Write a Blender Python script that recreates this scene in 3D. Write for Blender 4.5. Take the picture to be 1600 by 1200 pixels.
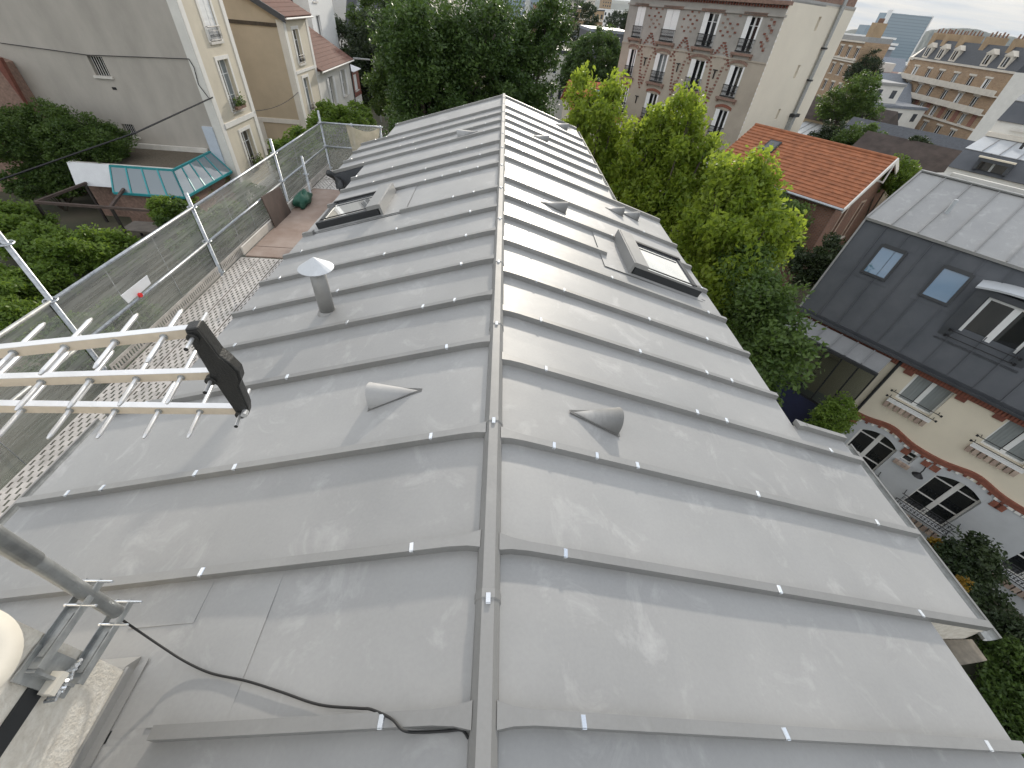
import bpy, math, random
import numpy as np
from mathutils import Vector, Matrix
random.seed(11); RNG = np.random.default_rng(7)
for o in list(bpy.data.objects): bpy.data.objects.remove(o)
SC = bpy.context.scene
COL = SC.collection
ZC = 10.0                                   # camera height above the left-hand garden
# ---------------------------------------------------------------- camera
FPX = 648.0                                  # focal length in photo pixels (1600 wide)
_n = np.array([-67., 700., 648.]); _up = -_n/np.linalg.norm(_n)
_r = np.array([-8., -600., 648.]); _r -= _up*(_r@_up); _r /= np.linalg.norm(_r)
CM = np.stack([np.cross(_r, _up), _r, _up])  # image axes -> world axes
cam = bpy.data.cameras.new('camera'); camo = bpy.data.objects.new('camera', cam); COL.objects.link(camo)
cam.sensor_width = 36; cam.lens = FPX/1600*36; cam.clip_start = .02; cam.clip_end = 20000
mm = Matrix.Identity(4)
for i in range(3):
    mm[i][0] = CM[i, 0]; mm[i][1] = -CM[i, 1]; mm[i][2] = -CM[i, 2]
mm[2][3] = ZC
camo.matrix_world = mm
SC.camera = camo
# ---------------------------------------------------------------- sky, sun, exposure
SUN_EL, SUN_AZ = math.radians(17), math.radians(12)      # azimuth from +Y towards +X
W = bpy.data.worlds.new('World'); SC.world = W; W.use_nodes = True
nt = W.node_tree; nt.nodes.clear()
def wn(t, **k):
    n = nt.nodes.new(t)
    for a, b in k.items(): setattr(n, a, b)
    return n
wout = wn('ShaderNodeOutputWorld'); wbg = wn('ShaderNodeBackground'); wbg.inputs[1].default_value = .135
sky = wn('ShaderNodeTexSky', sky_type='NISHITA'); sky.sun_disc = False
sky.sun_elevation = SUN_EL; sky.sun_rotation = SUN_AZ; sky.altitude = 80; sky.dust_density = 1.1; sky.air_density = 1.1; sky.ozone_density = 1.2
tc = wn('ShaderNodeTexCoord'); sep = wn('ShaderNodeSeparateXYZ')
nt.links.new(tc.outputs['Generated'], sep.inputs[0])
def wmath(op, a, b=None, c=None):
    m = wn('ShaderNodeMath', operation=op)
    for i, v in enumerate((a, b, c)):
        if v is None: continue
        if isinstance(v, (int, float)): m.inputs[i].default_value = v
        else: nt.links.new(v, m.inputs[i])
    return m.outputs[0]
zz = wmath('ADD', wmath('MAXIMUM', sep.outputs[2], 0.0), .09)
cx = wmath('DIVIDE', sep.outputs[0], zz); cy = wmath('DIVIDE', sep.outputs[1], zz)
cmb = wn('ShaderNodeCombineXYZ'); nt.links.new(cx, cmb.inputs[0]); nt.links.new(cy, cmb.inputs[1])
cn = wn('ShaderNodeTexNoise'); cn.inputs['Scale'].default_value = .55; cn.inputs['Detail'].default_value = 7; cn.inputs['Roughness'].default_value = .58; cn.inputs['Distortion'].default_value = .5
nt.links.new(cmb.outputs[0], cn.inputs['Vector'])
cr = wn('ShaderNodeValToRGB'); cr.color_ramp.elements[0].position = .38; cr.color_ramp.elements[1].position = .60
cr.color_ramp.elements[0].color = (.30,)*3+(1,); cr.color_ramp.elements[1].color = (.92,)*3+(1,)
nt.links.new(cn.outputs['Fac'], cr.inputs[0])
# cloud colour: cream low down, whiter and greyer above
ce = wn('ShaderNodeMapRange'); ce.inputs[1].default_value = 0; ce.inputs[2].default_value = .35
nt.links.new(sep.outputs[2], ce.inputs[0])
cc = wn('ShaderNodeMix', data_type='RGBA'); cc.inputs[6].default_value = (3.65, 3.4, 3.0, 1); cc.inputs[7].default_value = (8.2, 8.0, 7.7, 1)
nt.links.new(ce.outputs[0], cc.inputs[0])
# grey undersides of the clouds
cn2 = wn('ShaderNodeTexNoise'); cn2.inputs['Scale'].default_value = .9; cn2.inputs['Detail'].default_value = 6; cn2.inputs['Roughness'].default_value = .6
mp2 = wn('ShaderNodeMapping'); mp2.inputs['Scale'].default_value = (.6, 1.3, 1); mp2.inputs['Location'].default_value = (3.1, 1.7, 0); nt.links.new(cmb.outputs[0], mp2.inputs[0]); nt.links.new(mp2.outputs[0], cn2.inputs['Vector'])
cr2 = wn('ShaderNodeValToRGB'); cr2.color_ramp.elements[0].position = .42; cr2.color_ramp.elements[1].position = .62; nt.links.new(cn2.outputs['Fac'], cr2.inputs[0])
cd = wn('ShaderNodeMix', data_type='RGBA'); cd.inputs[7].default_value = (2.7, 2.85, 3.0, 1); nt.links.new(cr2.outputs[0], cd.inputs[0]); nt.links.new(cc.outputs[2], cd.inputs[6])
mx = wn('ShaderNodeMix', data_type='RGBA')
cov = wmath('MAXIMUM', wmath('MINIMUM', 1.0, wmath('SUBTRACT', 1.06, wmath('MULTIPLY', sep.outputs[2], 1.6))), cr.outputs[0])     # cloud deck closes up towards the horizon
nt.links.new(cov, mx.inputs[0]); nt.links.new(sky.outputs[0], mx.inputs[6]); nt.links.new(cd.outputs[2], mx.inputs[7])
nt.links.new(mx.outputs[2], wbg.inputs[0]); nt.links.new(wbg.outputs[0], wout.inputs[0])
sun = bpy.data.lights.new('sun', 'SUN'); sun.energy = 1.9; sun.angle = math.radians(2.0); sun.color = (1, .92, .80)
suno = bpy.data.objects.new('sun', sun); COL.objects.link(suno)
sd = Vector((math.sin(SUN_AZ)*math.cos(SUN_EL), math.cos(SUN_AZ)*math.cos(SUN_EL), math.sin(SUN_EL)))
suno.rotation_euler = sd.to_track_quat('Z', 'Y').to_euler(); suno.location = (0, 0, 60)
SC.view_settings.view_transform = 'Standard'; SC.view_settings.look = 'None'; SC.view_settings.gamma = 1
SC.view_settings.exposure = 0.92; SC.view_settings.use_curve_mapping = False
SC.render.engine = 'CYCLES'
# ---------------------------------------------------------------- photo pixel -> point on a known surface
def ray(px, py):
    d = CM@np.array([px-800., py-600., FPX]); return d/np.linalg.norm(d)
def atX(px, py, X): d = ray(px, py); q = d*(X/d[0]); return Vector((q[0], q[1], q[2]+ZC))
def atY(px, py, Y): d = ray(px, py); q = d*(Y/d[1]); return Vector((q[0], q[1], q[2]+ZC))
def atZ(px, py, z): d = ray(px, py); q = d*((z-ZC)/d[2]); return Vector((q[0], q[1], q[2]+ZC))
RX, RZ, SL = .03, ZC-1.62, .30              # ridge line x, sheet height at ridge, roof slope
def zroof(x): return RZ-SL*abs(x-RX)
def onroof(px, py):
    d = ray(px, py); s = -1 if px < 768 else 1
    k = (RZ-ZC+SL*s*RX)/(d[2]+SL*s*d[0]); q = d*k; return Vector((q[0], q[1], q[2]+ZC))
# ---------------------------------------------------------------- materials
MATS = {}
def mat(name, col, rough=.7, metal=0., var=.12, scale=3., bump=0., bscale=None, col2=None, spec=.5, stretch=None, detail=5, trans=0., emit=None):
    if name in MATS: return MATS[name]
    m = bpy.data.materials.new(name); m.use_nodes = True; t = m.node_tree; b = t.nodes['Principled BSDF']
    co = t.nodes.new('ShaderNodeTexCoord'); mp = t.nodes.new('ShaderNodeMapping')
    t.links.new(co.outputs['Object'], mp.inputs[0])
    if stretch: mp.inputs['Scale'].default_value = stretch
    n = t.nodes.new('ShaderNodeTexNoise'); n.inputs['Scale'].default_value = scale; n.inputs['Detail'].default_value = detail; n.inputs['Roughness'].default_value = .62
    t.links.new(mp.outputs[0], n.inputs['Vector'])
    r = t.nodes.new('ShaderNodeValToRGB'); r.color_ramp.elements[0].position = .3; r.color_ramp.elements[1].position = .7
    c2 = col2 if col2 else tuple(min(1, c*(1+var)) for c in col)
    c1 = col if col2 else tuple(c*(1-var) for c in col)
    r.color_ramp.elements[0].color = c1+(1,); r.color_ramp.elements[1].color = c2+(1,)
    t.links.new(n.outputs['Fac'], r.inputs[0]); t.links.new(r.outputs[0], b.inputs['Base Color'])
    b.inputs['Roughness'].default_value = rough; b.inputs['Metallic'].default_value = metal; b.inputs['Specular IOR Level'].default_value = spec
    if bump:
        n2 = t.nodes.new('ShaderNodeTexNoise'); n2.inputs['Scale'].default_value = bscale or scale*6; n2.inputs['Detail'].default_value = 4
        t.links.new(mp.outputs[0], n2.inputs['Vector'])
        bu = t.nodes.new('ShaderNodeBump'); bu.inputs['Strength'].default_value = bump; bu.inputs['Distance'].default_value = .02
        t.links.new(n2.outputs['Fac'], bu.inputs['Height']); t.links.new(bu.outputs[0], b.inputs['Normal'])
    MATS[name] = m; return m
def zinc(name, lo, hi, metal, rough, streak=(1, .35, 1), patch=.5):
    """weathered zinc: soft streaks, pale smeared patches, uneven gloss"""
    m = bpy.data.materials.new(name); m.use_nodes = True; t = m.node_tree; b = t.nodes['Principled BSDF']; L = t.links.new
    co = t.nodes.new('ShaderNodeTexCoord'); mp = t.nodes.new('ShaderNodeMapping'); mp.inputs['Scale'].default_value = streak; L(co.outputs['Object'], mp.inputs[0])
    a = t.nodes.new('ShaderNodeTexNoise'); a.inputs['Scale'].default_value = 1.4; a.inputs['Detail'].default_value = 7; a.inputs['Roughness'].default_value = .6; L(mp.outputs[0], a.inputs['Vector'])
    r = t.nodes.new('ShaderNodeValToRGB'); r.color_ramp.elements[0].position = .3; r.color_ramp.elements[1].position = .72
    r.color_ramp.elements[0].color = lo+(1,); r.color_ramp.elements[1].color = hi+(1,); L(a.outputs['Fac'], r.inputs[0])
    p = t.nodes.new('ShaderNodeTexNoise'); p.inputs['Scale'].default_value = 4.2; p.inputs['Detail'].default_value = 9; p.inputs['Roughness'].default_value = .7; p.inputs['Distortion'].default_value = .7; L(mp.outputs[0], p.inputs['Vector'])
    pr = t.nodes.new('ShaderNodeValToRGB'); pr.color_ramp.elements[0].position = .54; pr.color_ramp.elements[1].position = .70
    pr.color_ramp.elements[1].color = (patch,)*3+(1,); L(p.outputs['Fac'], pr.inputs[0])
    mx = t.nodes.new('ShaderNodeMix'); mx.data_type = 'RGBA'; mx.inputs[7].default_value = tuple(min(1, c*1.35) for c in hi)+(1,)
    L(pr.outputs[0], mx.inputs[0]); L(r.outputs[0], mx.inputs[6])
    oi = t.nodes.new('ShaderNodeObjectInfo'); om = t.nodes.new('ShaderNodeMapRange'); om.inputs[3].default_value = .93; om.inputs[4].default_value = 1.06; L(oi.outputs['Random'], om.inputs[0])      # every sheet its own tone
    sp_ = t.nodes.new('ShaderNodeTexNoise'); sp_.inputs['Scale'].default_value = 70; sp_.inputs['Detail'].default_value = 3; L(co.outputs['Object'], sp_.inputs['Vector'])
    sr = t.nodes.new('ShaderNodeMapRange'); sr.inputs[1].default_value = .3; sr.inputs[2].default_value = .7; sr.inputs[3].default_value = .975; sr.inputs[4].default_value = 1.025; L(sp_.outputs['Fac'], sr.inputs[0])
    mm_ = t.nodes.new('ShaderNodeMath'); mm_.operation = 'MULTIPLY'; L(om.outputs[0], mm_.inputs[0]); L(sr.outputs[0], mm_.inputs[1])
    vm = t.nodes.new('ShaderNodeVectorMath'); vm.operation = 'SCALE'; L(mx.outputs[2], vm.inputs[0]); L(mm_.outputs[0], vm.inputs['Scale']); L(vm.outputs[0], b.inputs['Base Color'])
    rr = t.nodes.new('ShaderNodeMapRange'); rr.inputs[3].default_value = rough-.09; rr.inputs[4].default_value = rough+.12; L(p.outputs['Fac'], rr.inputs[0]); L(rr.outputs[0], b.inputs['Roughness'])
    b.inputs['Metallic'].default_value = metal; b.inputs['Specular IOR Level'].default_value = .35
    w = t.nodes.new('ShaderNodeTexNoise'); w.inputs['Scale'].default_value = 2.6; w.inputs['Detail'].default_value = 2; L(co.outputs['Object'], w.inputs['Vector'])
    bu = t.nodes.new('ShaderNodeBump'); bu.inputs['Strength'].default_value = .22; bu.inputs['Distance'].default_value = .02; L(w.outputs['Fac'], bu.inputs['Height']); L(bu.outputs[0], b.inputs['Normal'])
    MATS[name] = m; return m
def glassy(name, col, rough=.03, spec=.8):
    m = bpy.data.materials.new(name); m.use_nodes = True; b = m.node_tree.nodes['Principled BSDF']
    b.inputs['Base Color'].default_value = col+(1,); b.inputs['Roughness'].default_value = rough; b.inputs['Specular IOR Level'].default_value = spec
    b.inputs['Coat Weight'].default_value = .6; b.inputs['Coat Roughness'].default_value = .02
    MATS[name] = m; return m
def leafmat(name, dark, light, trans, tw=.4):
    m = bpy.data.materials.new(name); m.use_nodes = True; t = m.node_tree; t.nodes.clear(); L = t.links.new
    o = t.nodes.new('ShaderNodeOutputMaterial'); at = t.nodes.new('ShaderNodeAttribute'); at.attribute_name = 'rnd'
    r = t.nodes.new('ShaderNodeValToRGB'); r.color_ramp.elements[0].color = dark+(1,); r.color_ramp.elements[1].color = light+(1,); L(at.outputs['Fac'], r.inputs[0])
    d = t.nodes.new('ShaderNodeBsdfPrincipled'); d.inputs['Roughness'].default_value = .5; d.inputs['Specular IOR Level'].default_value = .35; L(r.outputs[0], d.inputs['Base Color'])
    tr = t.nodes.new('ShaderNodeBsdfTranslucent'); mxc = t.nodes.new('ShaderNodeMix'); mxc.data_type = 'RGBA'; mxc.blend_type = 'MIX'; mxc.inputs[0].default_value = .6; mxc.inputs[7].default_value = trans+(1,); L(r.outputs[0], mxc.inputs[6]); L(mxc.outputs[2], tr.inputs[0])
    mx = t.nodes.new('ShaderNodeMixShader'); mx.inputs[0].default_value = tw; L(d.outputs[0], mx.inputs[1]); L(tr.outputs[0], mx.inputs[2]); L(mx.outputs[0], o.inputs[0])
    MATS[name] = m; return m
def netmat(name, col, cover, sx, sz, axis):
    """woven debris net: thin threads with gaps, denser in streaks"""
    m = bpy.data.materials.new(name); m.use_nodes = True; t = m.node_tree; t.nodes.clear(); L = t.links.new
    o = t.nodes.new('ShaderNodeOutputMaterial'); co = t.nodes.new('ShaderNodeTexCoord')
    mp = t.nodes.new('ShaderNodeMapping'); mp.inputs['Scale'].default_value = (sx, .35, sz); L(co.outputs['Object'], mp.inputs[0])
    n = t.nodes.new('ShaderNodeTexNoise'); n.inputs['Scale'].default_value = 3; n.inputs['Detail'].default_value = 6; L(mp.outputs[0], n.inputs['Vector'])
    mr = t.nodes.new('ShaderNodeMapRange'); mr.inputs[1].default_value = .3; mr.inputs[2].default_value = .7; mr.inputs[3].default_value = cover-.13; mr.inputs[4].default_value = cover+.13; L(n.outputs['Fac'], mr.inputs[0])
    d = t.nodes.new('ShaderNodeBsdfDiffuse'); d.inputs[0].default_value = col+(1,)
    tl = t.nodes.new('ShaderNodeBsdfTranslucent'); tl.inputs[0].default_value = col+(1,)
    ad = t.nodes.new('ShaderNodeMixShader'); ad.inputs[0].default_value = .45; L(d.outputs[0], ad.inputs[1]); L(tl.outputs[0], ad.inputs[2])
    tp = t.nodes.new('ShaderNodeBsdfTransparent'); mx = t.nodes.new('ShaderNodeMixShader')
    L(mr.outputs[0], mx.inputs[0]); L(tp.outputs[0], mx.inputs[1]); L(ad.outputs[0], mx.inputs[2]); L(mx.outputs[0], o.inputs[0])
    MATS[name] = m; return m
def brickmat(name, c1, c2, mortar, scale=1., bw=.24, bh=.075, rough=.85):
    m = bpy.data.materials.new(name); m.use_nodes = True; t = m.node_tree; b = t.nodes['Principled BSDF']; L = t.links.new
    co = t.nodes.new('ShaderNodeTexCoord'); sp = t.nodes.new('ShaderNodeSeparateXYZ'); L(co.outputs['Object'], sp.inputs[0])
    ad = t.nodes.new('ShaderNodeMath'); ad.operation = 'ADD'; L(sp.outputs[0], ad.inputs[0]); L(sp.outputs[1], ad.inputs[1])
    cb = t.nodes.new('ShaderNodeCombineXYZ'); L(ad.outputs[0], cb.inputs[0]); L(sp.outputs[2], cb.inputs[1])
    k = t.nodes.new('ShaderNodeTexBrick'); k.inputs['Scale'].default_value = scale; k.inputs['Brick Width'].default_value = bw; k.inputs['Row Height'].default_value = bh; k.inputs['Mortar Size'].default_value = .01
    k.inputs['Color1'].default_value = c1+(1,); k.inputs['Color2'].default_value = c2+(1,); k.inputs['Mortar'].default_value = mortar+(1,); L(cb.outputs[0], k.inputs['Vector'])
    n = t.nodes.new('ShaderNodeTexNoise'); n.inputs['Scale'].default_value = .6; n.inputs['Detail'].default_value = 6; L(co.outputs['Object'], n.inputs['Vector'])
    mr = t.nodes.new('ShaderNodeMapRange'); mr.inputs[3].default_value = .7; mr.inputs[4].default_value = 1.25; L(n.outputs['Fac'], mr.inputs[0])
    mu = t.nodes.new('ShaderNodeMix'); mu.data_type = 'RGBA'; mu.blend_type = 'MULTIPLY'; mu.inputs[0].default_value = 1; L(k.outputs[0], mu.inputs[6]); L(mr.outputs[0], mu.inputs[7]); L(mu.outputs[2], b.inputs['Base Color'])
    b.inputs['Roughness'].default_value = rough
    MATS[name] = m; return m
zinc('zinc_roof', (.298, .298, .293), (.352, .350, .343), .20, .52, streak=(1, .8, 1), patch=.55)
zinc('zinc_cap', (.25, .248, .24), (.31, .307, .298), .34, .46, streak=(1, .75, 1), patch=.25)
zinc('zinc_pale', (.42, .44, .46), (.54, .56, .58), .2, .55, patch=.3)
zinc('zinc_mid', (.17, .175, .18), (.22, .225, .23), .3, .5, patch=.3)
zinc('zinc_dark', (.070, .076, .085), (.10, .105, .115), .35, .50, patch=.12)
mat('galv', (.40, .42, .44), .42, .8, var=.3, scale=25); mat('galv_dull', (.36, .37, .365), .5, .5, var=.3, scale=14)
mat('alu', (.74, .74, .74), .35, .75, var=.06, scale=8); mat('clip', (.8, .82, .84), .22, .9, var=.05)
mat('boom', (.70, .60, .47), .45, .25, var=.08, scale=30)  # warm reflection on the boom sides painted in as tan
mat('black_plastic', (.018, .018, .017), .45, 0, var=.2, scale=40, bump=.15); mat('rubber', (.012, .012, .012), .6)
mat('frame_dark', (.034, .036, .038), .45, .3, var=.12); mat('old_roof', (.06, .046, .04), .9, var=.35, scale=1.5); mat('iron', (.018, .018, .02), .5, .3)
mat('cement', (.58, .53, .45), .9, 0, var=.0, col2=(.76, .72, .64), scale=30, bump=.22, bscale=90); mat('stained_board', (.05, .045, .04), .9, 0, var=0, col2=(.34, .30, .24), scale=5)
mat('dish_white', (.62, .585, .51), .5); mat('steel_deck', (.52, .49, .46), .5, .35, var=.22, scale=7)
mat('plywood', (.24, .17, .135), .8, 0, var=.3, scale=3, col2=(.34, .27, .23)); mat('old_board', (.085, .06, .05), .85, var=.3)
mat('tarp_green', (.02, .10, .065), .6, var=.25, bump=.5); mat('white_panel', (.74, .75, .77), .5, var=.05); mat('red_tag', (.75, .03, .03), .5)
mat('render_grey', (.41, .378, .335), .92, 0, var=.13, scale=.9, stretch=(1, 1, .45), detail=9, bump=.15, bscale=40); mat('render_cream', (.62, .56, .45), .9, 0, var=.08, scale=.8, bump=.15, bscale=40)
mat('render_beige', (.50, .425, .32), .92, 0, var=.08, scale=.7, bump=.15, bscale=40); mat('render_white', (.70, .68, .63), .9, 0, var=.07, scale=1.)
mat('trim_white', (.74, .72, .68), .7, 0, var=.05); mat('paint_white', (.80, .80, .79), .45, 0, var=.03); mat('sill_stone', (.60, .57, .52), .8)
mat('plinth_blue', (.52, .57, .64), .85, var=.06); mat('render_sand', (.72, .65, .52), .9, 0, var=.05, scale=.9, bump=.12, bscale=50); mat('paint_grey', (.50, .51, .52), .85, 0, var=.05)
mat('redbrick_band', (.175, .062, .043), .85, var=.25, scale=12); mat('arch_brick', (.235, .085, .055), .85, var=.25, scale=10); mat('brick_dull', (.24, .155, .12), .9, var=.3, scale=8)
mat('tile_brown', (.075, .028, .018), .85, var=.4, scale=5, col2=(.15, .058, .036)); mat('tile_orange', (.31, .115, .052), .8, var=.32, scale=2.5, detail=9); mat('tile_red', (.42, .09, .05), .7, var=.2, scale=4)
mat('slate', (.06, .065, .075), .6, var=.25, scale=6); mat('slate_pale', (.19, .21, .24), .6, var=.25, scale=5)
mat('teal_paint', (.03, .27, .29), .45, var=.08); mat('gravel', (.11, .09, .065), .95, var=.4, scale=14, bump=.6); mat('wood_dark', (.035, .028, .024), .7, var=.3)
mat('soil', (.040, .034, .024), .95, var=.45, scale=2.5, bump=.5); mat('terrace', (.16, .14, .12), .9, var=.2, scale=3)
mat('ground', (.035, .045, .022), .95, 0, var=0, col2=(.10, .085, .06), scale=.3, bump=.3, bscale=4); mat('city_ground', (.10, .10, .095), .95, var=.35, scale=.05)
mat('hill_wood', (.030, .042, .025), .95, var=.45, scale=.02); mat('navy', (.012, .016, .05), .55, var=.2)
mat('bark', (.075, .06, .045), .9, var=.35, scale=6, bump=.5); mat('curtain', (.24, .26, .26), .9, var=.08, stretch=(14, 14, .4)); mat('near_black', (.012, .012, .013), .9, var=.3)
mat('stucco_d', (.405, .355, .29), .9, 0, var=.14, scale=.5, bump=.25, bscale=25); mat('stucco_d_top', (.35, .33, .30), .9, 0, var=.2, scale=.6, bump=.25, bscale=25); mat('wall_ivory', (.70, .65, .55), .9, 0, var=.05, scale=.35)
mat('ochre', (.36, .26, .16), .88, 0, var=.18, scale=.5); mat('stone_pale', (.62, .57, .49), .85, var=.1, scale=1.)
mat('chimney_pot', (.20, .12, .085), .85, var=.3); mat('net_beige', (.62, .55, .42), .9)
glassy('glass', (.012, .014, .016)); glassy('sky_reflect_glass', (.065, .145, .235), .02, 1.0); glassy('mirror_glass', (.62, .64, .66), .03, 1.0); MATS['mirror_glass'].node_tree.nodes['Principled BSDF'].inputs['Metallic'].default_value = .75; glassy('tower_glass2', (.15, .21, .26), .2); glassy('far_glass', (.05, .06, .075), .1); glassy('tower_glass', (.20, .28, .34), .12, .8)  # blue base of the skylight glass paints in a sky reflection
brickmat('brick_house', (.27, .13, .085), (.20, .095, .065), (.24, .20, .17)); brickmat('brick_ochre', (.40, .27, .16), (.31, .20, .12), (.42, .36, .28), bw=.5, bh=.16); brickmat('brick_red', (.30, .085, .05), (.24, .07, .045), (.28, .22, .18))
leafmat('leaf_gold', (.10, .165, .02), (.27, .335, .05), (.50, .62, .06), .5)
leafmat('leaf_dark', (.020, .050, .012), (.095, .155, .038), (.12, .20, .035), .32)
leafmat('leaf_mid', (.036, .075, .016), (.11, .17, .038), (.16, .25, .04), .36)
leafmat('leaf_bright', (.07, .135, .016), (.17, .25, .04), (.28, .40, .05), .44)
leafmat('leaf_deep', (.014, .030, .010), (.050, .072, .026), (.05, .08, .02), .25)
leafmat('leaf_autumn', (.22, .12, .015), (.36, .24, .03), (.4, .25, .02), .4)
netmat('scaffold_net', (.58, .58, .54), .38, 9, 9, 'y'); netmat('beige_net', (.62, .55, .42), .72, 2, 2, 'x')
def M(n): return MATS[n]
# ---------------------------------------------------------------- mesh builder
class MB:
    def __init__(s): s.v = []; s.f = []
    def add(s, vs, fs):
        b = len(s.v); s.v += [tuple(v) for v in vs]; s.f += [tuple(i+b for i in f) for f in fs]; return s
    def hexa(s, p):   # p: 4 bottom ccw + 4 top
        return s.add(p, [(3, 2, 1, 0), (4, 5, 6, 7), (0, 1, 5, 4), (1, 2, 6, 5), (2, 3, 7, 6), (3, 0, 4, 7)])
    def box(s, x0, x1, y0, y1, z0, z1):
        return s.hexa([(x0, y0, z0), (x1, y0, z0), (x1, y1, z0), (x0, y1, z0), (x0, y0, z1), (x1, y0, z1), (x1, y1, z1), (x0, y1, z1)])
    def quad(s, a, b, c, d): return s.add([a, b, c, d], [(0, 1, 2, 3)])
    def prism(s, poly, vec):
        n = len(poly); vec = Vector(vec); top = [Vector(p)+vec for p in poly]
        return s.add(list(poly)+top, [tuple(range(n-1, -1, -1)), tuple(range(n, 2*n))]+[(i, (i+1) % n, n+(i+1) % n, n+i) for i in range(n)])
    def sweep(s, prof, a, b):   # prof: 3D points at a; copied at b
        n = len(prof); d = Vector(b)-Vector(a); return s.prism(prof, d)
    def tube(s, pts, r, n=8, cap=True):
        pts = [Vector(p) for p in pts]; rs = r if isinstance(r, (list, tuple)) else [r]*len(pts); rings = []
        b = len(s.v); u = None
        for i, p in enumerate(pts):
            d = (pts[min(i+1, len(pts)-1)]-pts[max(i-1, 0)]).normalized()
            if u is None: u = d.orthogonal().normalized()
            else: u = (u-d*u.dot(d)).normalized()
            w = d.cross(u)
            for k in range(n):
                a = 2*math.pi*k/n; q = p+(u*math.cos(a)+w*math.sin(a))*rs[i]; s.v.append(tuple(q))
        for i in range(len(pts)-1):
            for k in range(n):
                k2 = (k+1) % n; s.f.append((b+i*n+k, b+i*n+k2, b+(i+1)*n+k2, b+(i+1)*n+k))
        if cap:
            s.f.append(tuple(b+k for k in range(n-1, -1, -1))); s.f.append(tuple(b+(len(pts)-1)*n+k for k in range(n)))
        return s
    def torus(s, c, ax, R, r, n=14, m=5):
        ax = Vector(ax).normalized(); u = ax.orthogonal().normalized(); w = ax.cross(u); c = Vector(c); b = len(s.v)
        for i in range(n):
            a = 2*math.pi*i/n; e = u*math.cos(a)+w*math.sin(a)
            for j in range(m):
                g = 2*math.pi*j/m; s.v.append(tuple(c+e*(R+r*math.cos(g))+ax*r*math.sin(g)))
        for i in range(n):
            for j in range(m):
                s.f.append((b+i*m+j, b+((i+1) % n)*m+j, b+((i+1) % n)*m+(j+1) % m, b+i*m+(j+1) % m))
        return s
    def mesh(s, name):
        me = bpy.data.meshes.new(name); me.from_pydata(s.v, [], s.f); me.update(); return me
    def build(s, name, m, parent=None, smooth=False, kind=None, world=False, label=None):
        if world and parent is not None:
            Mi = PM[parent.name].inverted(); s.v = [tuple(Mi@Vector(v)) for v in s.v]
        me = s.mesh(name); me.materials.append(M(m) if isinstance(m, str) else m)
        if smooth: me.polygons.foreach_set('use_smooth', [True]*len(me.polygons))
        return link(name, me, parent, kind, label)
PM = {}
def link(name, me, parent=None, kind=None, label=None):
    o = bpy.data.objects.new(name, me); COL.objects.link(o)
    if parent is not None: o.parent = parent; PM[o.name] = PM[parent.name]
    else: PM[o.name] = Matrix.Identity(4)
    if kind: o['kind'] = kind
    if label: o['label'] = label
    return o
def tag(o, label, cat, group=None):
    o['label'] = label; o['category'] = cat
    if group: o['group'] = group
    return o
def thing(name, label, cat, loc=(0, 0, 0), rz=0., group=None):
    o = bpy.data.objects.new(name, None); COL.objects.link(o); o.location = loc; o.rotation_euler = (0, 0, rz); o.empty_display_size = .2
    PM[o.name] = Matrix.Translation(Vector(loc))@Matrix.Rotation(rz, 4, 'Z')
    return tag(o, label, cat, group)
def struct(o): o['kind'] = 'structure'; return o
def smooth01(a, b, x): t = max(0., min(1., (x-a)/(b-a))); return t*t*(3-2*t)
def gz(x, y):
    z = -2.7*smooth01(-3.5, 4.5, x)
    d = max(y, .8*y+.55*x)
    if d > 58: z -= 9*smooth01(58, 130, d)+30*smooth01(110, 620, d)
    return z
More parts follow.
